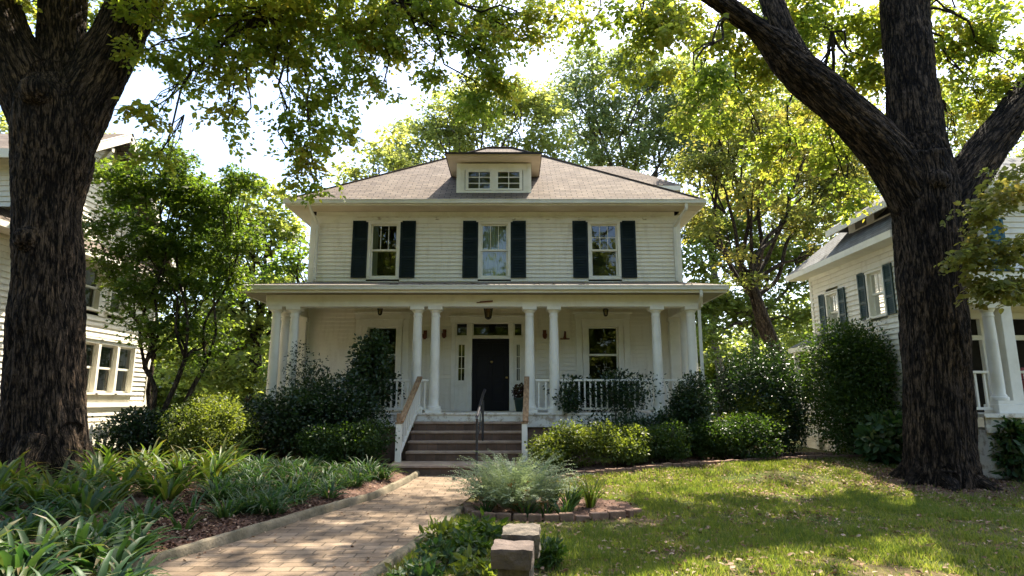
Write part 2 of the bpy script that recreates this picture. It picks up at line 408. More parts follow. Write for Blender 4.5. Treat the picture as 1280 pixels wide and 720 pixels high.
def crown(name, seed, blobs, m, parent, nleaf=12, L=.4, size=.12, ratio=.62, droop=.5, tmpl=HEX, spread=.3, flat=.55, sub=None):
    rng = np.random.default_rng(seed)
    S, ti = clumps(rng, blobs, spread=spread, sub=sub)
    return leaf_cloud(name, *(lambda a: (a[0], a[1], a[2], a[3], ratio, m, parent, a[4], tmpl))(sprays(rng, S, ti, nleaf, L, size, droop, flat)))

def spline(pts, step=.12):
    """Catmull-Rom through (x,y,z,r)"""
    p = [np.array(q, float) for q in pts]
    p = [2 * p[0] - p[1]] + p + [2 * p[-1] - p[-2]]
    out = []
    for i in range(1, len(p) - 2):
        a, b, c, d = p[i - 1:i + 3]
        n = max(2, int(np.linalg.norm((c - b)[:3]) / step))
        for k in range(n):
            t = k / n
            out.append(.5 * ((2 * b) + (-a + c) * t + (2 * a - 5 * b + 4 * c - d) * t * t + (-a + 3 * b - 3 * c + d) * t ** 3))
    out.append(p[-2]); return out
def hero_trunk(name, limbs, m, parent, voxel=.025, amp=.042, burls=(), seed=0):
    """big trunk: limbs grown together, with furrowed bark as real relief"""
    mb = MB(); axes = []
    for L_ in limbs:
        s = spline(L_)
        mb.tube([q[:3] for q in s], [max(.02, q[3]) for q in s], n=22)
        axes.append(s)
    for c, r in burls:
        mb.lathe([(r * math.sin(a), -r * math.cos(a)) for a in [math.pi * k / 8 for k in range(1, 8)]], c, 14)
    tmp = mb.build(name + '_raw', m)
    rm = tmp.modifiers.new('r', 'REMESH'); rm.mode = 'VOXEL'; rm.voxel_size = voxel
    sm = tmp.modifiers.new('s', 'SMOOTH'); sm.iterations = 14; sm.factor = .5
    me = bpy.data.meshes.new_from_object(tmp.evaluated_get(bpy.context.evaluated_depsgraph_get()))
    old = tmp.data; bpy.data.objects.remove(tmp); bpy.data.meshes.remove(old)
    me.name = name
    n = len(me.vertices); co = np.empty(n * 3, np.float32); me.vertices.foreach_get('co', co); co = co.reshape(-1, 3)
    no = np.empty(n * 3, np.float32); me.vertices.foreach_get('normal', no); no = no.reshape(-1, 3)
    A = []; E1 = []; E2 = []; T = []; S = []; RR = []
    for s in axes:
        P_ = [Vector(q[:3]) for q in s]; e1 = None; acc = 0
        for i, p in enumerate(P_):
            t = (P_[min(i + 1, len(P_) - 1)] - P_[max(i - 1, 0)]).normalized()
            if e1 is None: e1 = t.cross(Vector((0, 1, 0))).normalized()
            else: e1 = (e1 - t * e1.dot(t)).normalized(); acc += (p - P_[i - 1]).length
            A.append(p); E1.append(e1.copy()); E2.append(t.cross(e1)); T.append(t); S.append(acc); RR.append(s[i][3])
    A, E1, E2, T = [np.array([tuple(q) for q in x]) for x in (A, E1, E2, T)]; S = np.array(S); RR = np.array(RR)
    loc = np.empty((n, 3))
    for a in range(0, n, 8000):
        q = co[a:a + 8000]; d = q[:, None] - A[None]
        j = (np.linalg.norm(d, axis=2) / RR[None]).argmin(1); r = np.arange(len(q))
        dd = d[r, j]
        rad = np.linalg.norm(dd, axis=1)
        loc[a:a + 8000, 0] = (dd * E1[j]).sum(1); loc[a:a + 8000, 1] = (dd * E2[j]).sum(1)
        loc[a:a + 8000, 2] = S[j] + (dd * T[j]).sum(1)
    disp = np.empty(n)
    for i in range(n):
        x, y, z = loc[i]
        w1 = noise.noise((x * 2.5, y * 2.5, z * .8 + seed)) * .8
        f1 = min(abs(noise.noise((x * 9 + w1, y * 9, z * 1.1 + seed))) / .22, 1); f2 = min(abs(noise.noise((x * 20, y * 20 + w1, z * 2.6 + seed))) / .25, 1)
        disp[i] = .75 * f1 + .35 * f2 + .25 * noise.noise((x * 30, y * 30, z * 12)) + 1.3 * noise.noise((x * 2.2, y * 2.2, z * 1.1 + seed))
    co = co + no * (amp * (disp - .5))[:, None]
    me.vertices.foreach_set('co', co.astype(np.float32).ravel())
    at = me.attributes.new('bark', 'FLOAT_VECTOR', 'POINT'); at.data.foreach_set('vector', loc.astype(np.float32).ravel())
    me.polygons.foreach_set('use_smooth', np.ones(len(me.polygons), bool)); me.update()
    me.materials.clear(); me.materials.append(m)
    return link(name, me, parent)
def limb_path(rng, a, b, n=5, wob=.12, sag=0.0, arch=0.0):
    a = np.array(a, float); b = np.array(b, float); L = np.linalg.norm(b - a); out = []
    for i in range(n + 1):
        t = i / n; p = a * (1 - t) + b * t
        p = p + rng.normal(size=3) * wob * L * .25 * (0 < i < n)
        p[2] += arch * L * math.sin(math.pi * t) * .5 - sag * L * t * t
        out.append(p)
    return out
def branch_mesh(name, paths, m, parent, n=7):
    mb = MB()
    for pts, r0, r1 in paths:
        k = len(pts) - 1
        s = spline([(*p, r0 + (r1 - r0) * i / k) for i, p in enumerate(pts)], step=.25)
        mb.tube([q[:3] for q in s], [max(.004, q[3]) for q in s], n=n)
    return mb.build(name, m, parent, smooth=True)
def yard_tree(name, label, cat, base, blobs, leaf, bark, r0=.2, forks=None, group=None, seed=1, ctr=True, lean=(0, 0), stems=1, fork_at=.35, **kw):
    """tree at base with trunk, limbs to each crown blob (blobs are relative to the base)"""
    rng = np.random.default_rng(seed)
    t = thing(name, label, cat, base, 0, group)
    top = max(b[2] + b[5] * .4 for b in blobs)
    paths = []; SP = clumps(np.random.default_rng(seed + 100), blobs, spread=kw.get('spread', .3))[0]; cut = np.cumsum([0] + [int(q[6]) for q in blobs])
    for s in range(stems):
        off = np.array([0, 0, -.3]) + (rng.normal(size=3) * [.25, .25, 0] if stems > 1 else 0)
        hub = np.array([lean[0] + (rng.normal() * .38 if stems > 1 else 0), lean[1] + (rng.normal() * .3 if stems > 1 else 0), top * fork_at * (1 + .2 * rng.normal() * (stems > 1))])
        paths.append((limb_path(rng, off, hub, 4, .1), r0, r0 * .75))
        for j, b in enumerate(blobs):
            if j % stems != s: continue
            e = np.array(b[:3]) + rng.normal(size=3) * np.array(b[3:6]) * .2
            paths.append((limb_path(rng, hub, e, 5, .13, arch=.10), r0 * .55, r0 * .1))
            for q in range(3):
                e2 = SP[rng.integers(cut[j], cut[j + 1])]
                mid = hub * .4 + e * .6
                paths.append((limb_path(rng, mid, e2, 4, .25, arch=.1), r0 * .22, r0 * .05))
    branch_mesh('trunk', paths, bark, t)
    crown('crown', seed + 100, blobs, leaf, t, **kw)
    return t
def shrub(name, label, cat, x, y, z, rx, ry, h, n, leaf, size=.055, ratio=.55, seed=1, group=None, lobes=12, tmpl=HEX, flat=.45, rag=.12, stems=9, low=.05, bare=0.0):
    """bush: stems, and leaves on lumpy lobes filling an ellipsoid standing on the ground"""
    rng = np.random.default_rng(seed)
    t = thing(name, label, cat, (x, y, z), 0, group)
    a = unit(rng.normal(size=(lobes, 3))); a[:, 2] = np.where(np.arange(lobes) % 3 == 0, -.45 - .2 * rng.random(lobes), np.abs(a[:, 2]) - .1)
    r3 = np.array([rx, ry, h * .5])
    lc = a * r3 * .62 * (1 + rag * rng.normal(size=(lobes, 1))) + np.array([0, 0, h * .48])
    lr = (.36 + .18 * rng.random(lobes))
    k = rng.integers(0, lobes, n); u = unit(rng.normal(size=(n, 3)))
    rad = (.45 + .6 * rng.random(n) ** .6) * (1 + .18 * rng.normal(size=n) * (rng.random(n) < .25))
    pos = lc[k] + u * (lr[k] * rad)[:, None] * r3 * 1.15
    pos[:, 2] = h * bare + pos[:, 2] * (1 - bare)
    pos[:, 2] = np.maximum(pos[:, 2], low + .12 * rng.random(n))
    d = u + rng.normal(size=(n, 3)) * .7; nn = u * .5 + np.array([0, 0, flat]) + rng.normal(size=(n, 3)) * .45
    ln = size * (1 + .3 * rng.normal(size=n)).clip(.5, 1.7)
    tint = (.5 * rng.random(lobes)[k] + .5 * rng.random(n))
    leaf_cloud('foliage', pos, d, nn, ln, ratio, leaf, t, tint, tmpl)
    if stems:
        branch_mesh('stem', [(limb_path(rng, (rng.normal() * rx * .12, rng.normal() * ry * .12, -.08), lc[i % lobes] * [1, 1, 1 - bare] + [0, 0, h * bare], 3, .2), .018, .006) for i in range(stems)], M['stem'], t, n=5)
    return t
def strap_mesh(seed, nl, L, W, leaf, spread=1.0, upright=.5, name='foliage', parent=None):
    """clump of arching strap leaves"""
    rng = np.random.default_rng(seed); SEG = 5
    V = []; F_ = []; rn = []
    for i in range(nl):
        a = rng.random() * 2 * math.pi; l = L * (.65 + .5 * rng.random()); w_ = W * (.7 + .5 * rng.random())
        out = np.array([math.cos(a), math.sin(a), 0]); side = np.array([-math.sin(a), math.cos(a), 0])
        el = R(85) - (1 - upright) * R(60) * rng.random(); p = np.array([out[0] * .05 * spread, out[1] * .05 * spread, -.03])
        bend = (R(100) + R(70) * rng.random()) / SEG * spread; tw = rng.normal() * .25
        b0 = len(V); r_ = rng.random()
        for k in range(SEG + 1):
            t = k / SEG
            ww = w_ * .5 * (.55 + 1.3 * t if t < .35 else (1 - t) ** .75 * 1.35)
            d = out * math.cos(el) + np.array([0, 0, math.sin(el)])
            nrm = -out * math.sin(el) + np.array([0, 0, math.cos(el)])
            sd = side * math.cos(tw) + nrm * math.sin(tw)
            V += [p - sd * ww + nrm * ww * .35, p, p + sd * ww + nrm * ww * .35]
            p = p + d * l / SEG; el -= bend * (.3 + .9 * t)
            if k < SEG:
                q = b0 + 3 * k
                F_ += [(q, q + 1, q + 4, q + 3), (q + 1, q + 2, q + 5, q + 4)]; rn += [min(1, r_ * .62 + .2 * rng.random() + (.3 if k == SEG - 1 and r_ > .55 else 0))] * 2
    return np_mesh(name, np.array(V), np.array(F_), leaf, parent, rn, smooth=True)

# ------------------------------------------------------------------ the lie of the land
def ss(a, b, x):
    t = np.clip((np.asarray(x, float) - a) / (b - a), 0, 1); return t * t * (3 - 2 * t)
PL = np.array([(-40, -8.5), (0, -5.2), (3, -4.3), (5.28, -3.55), (5.76, -3.31), (6.76, -3.0), (8.46, -2.51), (9.75, -2.08), (11.6, -1.88), (12.7, -1.82), (400, -1.8)])   # y, x of the path's left edge
PR = np.array([(-40, -2.5), (0, -2.1), (3, -1.7), (5.84, -1.23), (7.0, -1.05), (8.3, -.84), (9.95, -.66), (11.2, -.5), (12.7, -.2), (400, -.2)])
def pl(y): return np.interp(y, PL[:, 0], PL[:, 1])
def pr(y): return np.interp(y, PR[:, 0], PR[:, 1])
def gz(x, y):
    x = np.asarray(x, float); y = np.asarray(y, float)
    r = .2 * ss(10.3, 13.3, y) * ss(.35, 1.6, x)
    l = .12 * ss(.05, .5, pl(y) - x) * ss(2, 5, y) + .10 * ss(1.0, 3.0, pl(y) - x) * ss(7, 9, y)
    n = .02 * np.sin(x * 1.3 + .5 * y) * np.sin(y * .9 - .4 * x) * np.where((x > pl(y) - .3) & (x < pr(y) + .3), 0, 1)
    return r + l + n - .02
def z0(x, y): return float(gz(x, y))

def sheet(name, xs, ys, m, f=None, parent=None, dz=0.0, kind='structure', inside=None):
    X, Y = np.meshgrid(xs, ys); Z = (f or gz)(X, Y) + dz
    V = np.stack([X, Y, Z], -1).reshape(-1, 3); nx = len(xs)
    F_ = [(j * nx + i, j * nx + i + 1, (j + 1) * nx + i + 1, (j + 1) * nx + i) for j in range(len(ys) - 1) for i in range(nx - 1)
          if inside is None or inside((xs[i] + xs[i + 1]) / 2, (ys[j] + ys[j + 1]) / 2)]
    o = np_mesh(name, V, np.array(F_), m, parent, smooth=True)
    o['kind'] = kind; return o

def ground_mat():
    m, N, L, b = nodes('lawn_soil')
    b.inputs['Roughness'].default_value = .95; b.inputs['Specular IOR Level'].default_value = .1
    tc = N.new('ShaderNodeTexCoord')
    n1 = N.new('ShaderNodeTexNoise'); n1.inputs['Scale'].default_value = .9; n1.inputs['Detail'].default_value = 6; n1.inputs['Roughness'].default_value = .65
    n2 = N.new('ShaderNodeTexNoise'); n2.inputs['Scale'].default_value = 18; n2.inputs['Detail'].default_value = 6
    L.new(tc.outputs['Object'], n1.inputs[0]); L.new(tc.outputs['Object'], n2.inputs[0])
    r1 = ramp(N, [(.36, (.13, .095, .055)), (.5, (.075, .085, .022)), (.66, (.05, .08, .016))])
    r2 = ramp(N, [(.3, (.6, .55, .5)), (.7, (1.15, 1.1, 1.05))])
    L.new(n1.outputs[0], r1.inputs[0]); L.new(n2.outputs[0], r2.inputs[0])
    mx = N.new('ShaderNodeMix'); mx.data_type = 'RGBA'; mx.blend_type = 'MULTIPLY'; mx.inputs[0].default_value = 1
    L.new(r1.outputs[0], mx.inputs[6]); L.new(r2.outputs[0], mx.inputs[7]); L.new(mx.outputs[2], b.inputs['Base Color'])
    bp = N.new('ShaderNodeBump'); bp.inputs['Strength'].default_value = .8; bp.inputs['Distance'].default_value = .03
    L.new(n2.outputs[0], bp.inputs['Height']); L.new(bp.outputs[0], b.inputs['Normal'])
    return m
M['ground'] = ground_mat()
M['mulch'] = mat('bark_mulch', (.035, .018, .012), (.16, .085, .055), rough=.95, scale=22, bump=1.0, bscale=45, detail=8)

far = [60, 90, 140, 220, 400]
gx = np.array([-q for q in far[::-1]] + list(np.arange(-40, -12, 2.0)) + list(np.arange(-12, 13, .25)) + list(np.arange(13, 41, 2.0)) + far)
gy = np.array([-q for q in far[::-1]] + list(np.arange(-40, 2, 2.0)) + list(np.arange(2, 20, .25)) + list(np.arange(20, 61, 2.0)) + [90, 140, 220, 400])
sheet('ground', gx, gy, M['ground'])
# the brick path
def strip(name, ys, fl, fr, m, dz, n=10):
    V = []; F_ = []
    for j, y in enumerate(ys):
        for i in range(n + 1):
            t = i / n; x = fl(y) * (1 - t) + fr(y) * t
            V.append((x, y, dz + .008 * math.sin(x * 2.1 + y) * math.sin(y * 1.7)))
    for j in range(len(ys) - 1):
        for i in range(n):
            a = j * (n + 1) + i; F_.append((a, a + 1, a + n + 2, a + n + 1))
    o = np_mesh(name, np.array(V), np.array(F_), m, None, smooth=True); o['kind'] = 'structure'; return o
strip('path', np.arange(-2, 12.76, .2), pl, pr, M['path'], .012)
# planting beds (mulch sheets over the terrain)
fine = .16
ISL = lambda x, y: ((x - .45) / 1.35) ** 2 + ((y - 9.15) / .95) ** 2 < 1 and x > pr(y) + .1
def in_left(x, y): return x < pl(y) - .1 and y > 2.5 and x > -13 and y < 15.2
def in_right(x, y):
    if y > 15.1: return x > .5 and x < 8 and y < 15.8
    lim = float(np.interp(x, [.4, 2, 4, 5.4, 6.6, 8.2, 9.2], [12.05, 12.3, 13.05, 13.85, 14.2, 14.6, 15.2]))
    return x > .35 and x < 9 and y > lim
def in_ring(x, y): return (x - 7.75) ** 2 + ((y - 11.4) * 1.0) ** 2 < 1.75 + .35 * math.sin(3 * math.atan2(y - 11.4, x - 7.75)) 
xs = np.arange(-13, 10, fine); ys = np.arange(2.5, 16, fine)
sheet('mulch_bed', xs, ys, M['mulch'], dz=.012, inside=lambda x, y: in_left(x, y) or in_right(x, y) or ISL(x, y) or in_ring(x, y))

# ------------------------------------------------------------------ building helpers
ROT = {'front': lambda u, d, z, a: (u, a - d, z),      # wall facing -Y at y=a ; u=x ; d = distance out of the wall
       'back': lambda u, d, z, a: (u, a + d, z),
       'right': lambda u, d, z, a: (a + d, u, z),       # wall facing +X at x=a ; u=y
       'left': lambda u, d, z, a: (a - d, u, z)}
class WB(MB):
    """boxes given along a wall: u along it, d out of it, z up"""
    def __init__(s, side, a): super().__init__(); s.side = side; s.a = a
    def b(s, u0, u1, d0, d1, z0_, z1):
        p = [ROT[s.side](u, d, z, s.a) for u, d, z in ((u0, d0, z0_), (u1, d1, z1))]
        return s.box(p[0][0], p[1][0], p[0][1], p[1][1], p[0][2], p[1][2])
    def q(s, pts):
        return s.poly([ROT[s.side](u, d, z, s.a) for u, d, z in pts])
def siding(wb, u0, u1, z0_, z1, holes=(), h=.115, clip=None):
    """lapped boards: every row leans out and ends in a lip; rows are cut at openings"""
    rows = int(round((z1 - z0_) / h)); h = (z1 - z0_) / rows
    for i in range(rows):
        a, b = z0_ + i * h, z0_ + (i + 1) * h; mid = (a + b) / 2
        spans = [clip(mid)] if clip else [(u0, u1)]
        for (h0, h1, g0, g1) in holes:
            if b > g0 + .01 and a < g1 - .01:
                spans = [s for (p, q) in spans for s in ((p, min(q, h0)), (max(p, h1), q)) if s[1] - s[0] > .01]
        for p, q in spans:
            wb.q([(p, .036, a), (q, .036, a), (q, .004, b + .004), (p, .004, b + .004)])
            wb.q([(p, .002, a), (q, .002, a), (q, .036, a), (p, .036, a)])
def sash_window(parent, side, a, u0, u1, z0_, z1, trim=.11, head=.14, sill=True, grid=(0, 0), curtain=None, name='window', meet=.5, low_grid=(0, 0), tm='trim', d0=0.0):
    """double-hung window in a hole of the wall: casing, two sashes, panes, curtain"""
    w_ = WB(side, a)
    w_.b(u0 - trim, u0, -.1 + d0, .05 + d0, z0_ - .02, z1); w_.b(u1, u1 + trim, -.1 + d0, .05 + d0, z0_ - .02, z1)
    w_.b(u0 - trim - .02, u1 + trim + .02, -.1 + d0, .055 + d0, z1, z1 + head)
    w_.b(u0 - trim - .05, u1 + trim + .05, -.1 + d0, .085 + d0, z1 + head, z1 + head + .035)
    if sill: w_.b(u0 - trim - .05, u1 + trim + .05, -.1 + d0, .10 + d0, z0_ - .075, z0_ - .02)
    else: w_.b(u0 - trim, u1 + trim, -.1 + d0, .045 + d0, z0_ - .1, z0_ - .02)
    fr = w_.build(name, M[tm], parent, bevel=.006)
    zm = z0_ + (z1 - z0_) * meet; s = .045
    sb = WB(side, a)
    for (p, q, dd, g) in ((zm - .02, z1, -.035, grid), (z0_ - .018, zm + .018, -.07, low_grid)):
        dd += d0
        sb.b(u0 + .002, u0 + s, dd - .03, dd, p, q); sb.b(u1 - s, u1 - .002, dd - .03, dd, p, q)
        sb.b(u0 + s, u1 - s, dd - .029, dd - .001, q - s, q); sb.b(u0 + s, u1 - s, dd - .029, dd - .001, p, p + s * 1.15)
        for i in range(1, g[0]):
            u = u0 + s + (u1 - u0 - 2 * s) * i / g[0]; sb.b(u - .009, u + .009, dd - .02, dd - .004, p + s, q - s)
        for i in range(1, g[1]):
            z = p + s + (q - p - 2 * s) * i / g[1]; sb.b(u0 + s, u1 - s, dd - .021, dd - .005, z - .009, z + .009)
    sb.build('sash', M[tm], fr)
    pn = WB(side, a)
    pn.q([(u0 + s, -.05 + d0, zm), (u1 - s, -.05 + d0, zm), (u1 - s, -.05 + d0, z1 - s), (u0 + s, -.05 + d0, z1 - s)])
    pn.q([(u0 + s, -.085 + d0, z0_ + .02), (u1 - s, -.085 + d0, z0_ + .02), (u1 - s, -.085 + d0, zm), (u0 + s, -.085 + d0, zm)])
    pn.build('pane', M['glass'], fr)
    if curtain:
        c = WB(side, a); n = 60
        lo, hi, kind = curtain
        pts = [(u0 + (u1 - u0) * (lo + (hi - lo) * k / n), -.19 + d0 + .022 * math.sin(k * .9 + lo * 5) + .012 * math.sin(k * 2.3)) for k in range(n + 1)]
        for k in range(n):
            c.q([(pts[k][0], pts[k][1], z0_ - .02), (pts[k + 1][0], pts[k + 1][1], z0_ - .02), (pts[k + 1][0], pts[k + 1][1], z1), (pts[k][0], pts[k][1], z1)])
        c.build('curtain' if kind == 'curtain' else 'blind', M[kind], fr, smooth=True)
    return fr
def shutter(parent, side, a, u0, u1, z0_, z1, m, hinge=.04):
    w_ = WB(side, a); s = .055; d = .03
    w_.b(u0, u0 + s, d, d + .035, z0_, z1); w_.b(u1 - s, u1, d, d + .035, z0_, z1)
    H = z1 - z0_; rails = [0, .36, .68, 1.0]
    for r in rails:
        z = z0_ + r * H; t0 = max(z0_, z - .035); t1 = min(z1, z + .035)
        w_.b(u0 + s, u1 - s, d + .001, d + .034, t0, t1)
    w_.b(u0 + s, u1 - s, d, d + .012, z0_ + .01, z1 - .01)
    for r0, r1 in zip(rails[:-1], rails[1:]):
        za, zb = z0_ + r0 * H + .05, z0_ + r1 * H - .05
        n = int((zb - za) / .045)
        for i in range(n):
            z = za + (zb - za) * i / n
            w_.q([(u0 + s, d + .032, z), (u1 - s, d + .032, z), (u1 - s, d + .013, z + .04), (u0 + s, d + .013, z + .04)])
    return w_.build('shutter', m, parent, bevel=.003)
def column(parent, x, y, zb, zt, r=.125, name='column'):
    mb = MB(); H = zt - zb
    mb.box(x - r * 1.45, x + r * 1.45, y - r * 1.45, y + r * 1.45, zb, zb + .07)
    mb.box(x - r * 1.4, x + r * 1.4, y - r * 1.4, y + r * 1.4, zt - .075, zt)
    pf = [(r * 1.38, .072), (r * 1.42, .10), (r * 1.36, .135), (r * 1.16, .15), (r * 1.12, .17), (r, .2)]
    for k in range(1, 12):
        t = k / 12; pf.append((r * (1 - .17 * t ** 1.7), .2 + (H - .42) * t))
    q = r * .83
    pf += [(q, H - .24), (q * 1.12, H - .235), (q * 1.12, H - .205), (q, H - .20), (q, H - .15), (q * 1.18, H - .13), (q * 1.42, H - .09), (q * 1.42, H - .078)]
    mb.lathe(pf, (x, y, zb), 28)
    return mb.build(name, M['column'], parent, auto=35)
def hip_roof(mb, x0, x1, y0, y1, z, rx0, rx1, ry, rz, t=.0):
    A, B, C_, D = (x0, y0, z), (x1, y0, z), (x1, y1, z), (x0, y1, z); E, F_ = (rx0, ry, rz), (rx1, ry, rz)
    mb.slope([A, B, F_, E]); mb.slope([B, C_, F_]); mb.slope([C_, D, E, F_]); mb.slope([D, A, E])
def baluster_rail(parent, a, b, zt, zb, step=.135, name='porch_railing', m='trim', style='square', bm=None):
    """top and bottom rail from a to b, each baluster a sub-part"""
    a = Vector((a[0], a[1], 0)); b = Vector((b[0], b[1], 0)); L_ = (b - a).length; d = (b - a) / L_
    mb = MB(); up = Vector((0, 0, 1))
    mb.bar(a + up * zt, b + up * zt, .085, .05); mb.bar(a + up * (zb + .09), b + up * (zb + .09), .06, .05)
    r = mb.build(name, M[m], parent, bevel=.006)
    n = max(1, int(L_ / step)); first = None
    for i in range(n):
        p = a + d * (L_ * (i + .5) / n)
        if first is None:
            k = MB(); k.box(-.019, .019, -.019, .019, zb + .113, zt - .023)
            first = k.build('baluster', M[m], r); o = first
        else:
            o = first.copy(); COL.objects.link(o)
        o.location = (p.x, p.y, 0)
    return r

# ------------------------------------------------------------------ the white house
H = thing('white_house', 'large white clapboard house with dark shutters, hipped shingle roof and full-width front porch', 'house')
WY, WX0, WX1, WYB = 17.3, -5.9, 4.92, 26.3       # walls
FZ = 1.2                                          # porch floor
WT = 6.86                                         # wall top
upper = [(-3.75, 'half'), (-.515, 'full'), (2.70, 'half')]
UW = .43; UZ0, UZ1 = 5.03, 6.60
lower = [(-4.12, -3.27), (2.15, 3.02)]
LZ0, LZ1 = 1.95, 3.56
DX0, DX1 = -1.13, -.08
holes = [(c - UW - .05, c + UW + .05, UZ0 - .05, UZ1 + .06) for c, _ in upper] + [(a - .08, b + .08, LZ0 - .05, LZ1 + .08) for a, b in lower] + [(-1.72, .42, FZ - .2, 3.70)]
fw = WB('front', WY)
siding(fw, WX0, WX1, FZ - .15, 6.62, holes)
for side, a, u0, u1 in (('left', WX0, WY, WYB), ('right', WX1, WY, WYB)):
    s_ = WB(side, a); siding(s_, u0, u1, .55, WT, ()); fw.add(s_.v, s_.f)
s_ = WB('back', WYB); siding(s_, WX0, WX1, .55, WT, ()); fw.add(s_.v, s_.f)
fw.build('wall', M['siding'], H)
t_ = MB()     # corner boards, frieze, water table
for x in (WX0, WX1):
    sgn = -1 if x < 0 else 1
    t_.box(x - .13 if sgn > 0 else x - .03, x + .03 if sgn > 0 else x + .13, WY - .036, WY + .09, .5, WT)
t_.box(WX0 + .131, WX1 - .131, WY - .036, WY + .02, 6.62, WT)
t_.box(WX0 + .131, WX1 - .131, WY - .036, WY + .02, WT + .001, 6.968)
t_.box(WX0 + .131, WX1 - .131, WY - .05, WY - .0365, 6.86, 6.967)
for x, e in ((WX0, -.034), (WX1, .034)):
    t_.box(min(x, x + e), max(x, x + e), WY + .091, WYB, 6.62, WT)
t_.build('corner_board', M['trim'], H, bevel=.006)
f_ = MB(); f_.box(WX0 + .04, WX1 - .04, WY + .02, WYB - .02, -.3, .55); f_.build('foundation', M['edge_brick'], H)
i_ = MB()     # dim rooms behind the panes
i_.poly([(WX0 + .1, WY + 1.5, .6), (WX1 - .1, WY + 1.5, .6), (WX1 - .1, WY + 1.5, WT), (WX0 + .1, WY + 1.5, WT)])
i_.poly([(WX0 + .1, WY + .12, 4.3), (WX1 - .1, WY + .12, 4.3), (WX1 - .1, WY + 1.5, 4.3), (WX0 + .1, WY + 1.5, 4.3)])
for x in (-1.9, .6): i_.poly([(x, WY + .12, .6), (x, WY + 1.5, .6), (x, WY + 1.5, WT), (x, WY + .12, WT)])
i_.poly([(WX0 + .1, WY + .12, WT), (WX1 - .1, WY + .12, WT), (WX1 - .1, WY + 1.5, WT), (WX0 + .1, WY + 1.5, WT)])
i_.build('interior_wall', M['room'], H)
for i, (c, k) in enumerate(upper):
    sash_window(H, 'front', WY, c - UW + .04, c + UW - .04, UZ0, UZ1, trim=.09, head=.05, grid=(3, 2) if i == 2 else (3, 1), low_grid=(1, 1),
                curtain=(0, 1, 'curtain') if k == 'full' else ((.0, .22, 'curtain') if i == 0 else None), sill=False)
    for s in (-1, 1):
        shutter(H, 'front', WY, c + s * .70 - .225, c + s * .70 + .225, UZ0 - .05, UZ1 + .09, M['shutter'])
for i, (a, b) in enumerate(lower):
    fr = sash_window(H, 'front', WY, a, b, LZ0, LZ1, trim=.14, head=.2, curtain=None, d0=.01)
    w_ = WB('front', WY)
    for u0, u1 in ((a - .33, a - .16), (b + .16, b + .33)): w_.b(u0, u1, -.02, .045, LZ0 - .1, LZ1 + .22)
    w_.b(a - .36, b + .36, -.02, .05, LZ1 + .222, LZ1 + .38); w_.b(a - .42, b + .42, -.02, .11, LZ1 + .382, LZ1 + .43)
    w_.build('window_surround', M['trim'], H, bevel=.006)

# front door with sidelights and transom
w_ = WB('front', WY); T0, T1 = 3.28, 3.66
for u0, u1 in ((-1.72, -1.60), (DX0 - .13, DX0 - .002), (DX1 + .002, DX1 + .13), (.30, .42)):
    w_.b(u0, u1, -.08, .05, FZ, T1 + .02)
w_.b(-1.60, DX0 - .13, -.08, .045, 3.15, T0); w_.b(DX1 + .13, .30, -.08, .045, 3.15, T0)
w_.b(DX0, DX1, -.08, .045, 3.22, T0)
w_.b(-1.76, .46, -.08, .055, T1 + .02, T1 + .18); w_.b(-1.8, .5, -.08, .10, T1 + .18, T1 + .23)
w_.build('door_frame', M['trim'], H, bevel=.008)
tr = WB('front', WY)
for u0, u1 in ((-1.60, DX0 - .13), (DX0, DX1), (DX1 + .13, .30)):
    tr.b(u0, u1, -.06, .0, T0, T0 + .035); tr.b(u0, u1, -.06, 0, T1 - .015, T1 + .02)
    tr.b(u0, u0 + .03, -.06, 0, T0 + .035, T1 - .015); tr.b(u1 - .03, u1, -.06, 0, T0 + .035, T1 - .015)
tr = tr.build('transom', M['trim'], H)
pn = WB('front', WY)
for u0, u1 in ((-1.57, DX0 - .16), (DX0 + .03, DX1 - .03), (DX1 + .16, .27)):
    pn.q([(u0, -.03, T0 + .03), (u1, -.03, T0 + .03), (u1, -.03, T1 - .01), (u0, -.03, T1 - .01)])
pn.build('pane', M['glass'], tr)
for u0, u1 in ((-1.60, DX0 - .13), (DX1 + .13, .30)):
    s = WB('front', WY); k = .085
    s.b(u0, u0 + k, -.06, .015, FZ, 3.15); s.b(u1 - k, u1, -.06, .015, FZ, 3.15)
    s.b(u0 + k, u1 - k, -.06, .014, 3.05, 3.15); s.b(u0 + k, u1 - k, -.06, .014, FZ, FZ + .16)
    s.b(u0 + k, u1 - k, -.06, .014, 1.92, 2.04); s.b(u0 + k, u1 - k, -.06, -.01, FZ + .16, 1.92)
    s.b(u0 + k + .035, u1 - k - .035, -.03, .006, FZ + .22, 1.86)
    um = (u0 + u1) / 2; s.b(um - .009, um + .009, -.05, -.006, 2.04, 3.05)
    for i in (1, 2): z = 2.04 + 1.01 * i / 3; s.b(u0 + k, u1 - k, -.051, -.007, z - .009, z + .009)
    sl = s.build('sidelight', M['trim'], H, bevel=.004)
    p = WB('front', WY); p.q([(u0 + k, -.035, 2.04), (u1 - k, -.035, 2.04), (u1 - k, -.035, 3.05), (u0 + k, -.035, 3.05)]); p.build('pane', M['glass'], sl)
d_ = WB('front', WY); zt = 3.22
for u0, u1 in ((DX0 + .005, DX0 + .13), (DX1 - .13, DX1 - .005), ((DX0 + DX1) / 2 - .06, (DX0 + DX1) / 2 + .06)): d_.b(u0, u1, -.06, -.005, FZ + .02, zt - .005)
for z_a, z_b in ((FZ + .02, FZ + .25), (1.95, 2.12), (2.75, 2.87), (zt - .14, zt - .005)): d_.b(DX0 + .13, DX1 - .13, -.06, -.006, z_a, z_b)
d_.b(DX0 + .13, DX1 - .13, -.06, -.025, FZ + .25, zt - .14)
dr = d_.build('front_door', M['door'], H, bevel=.006)
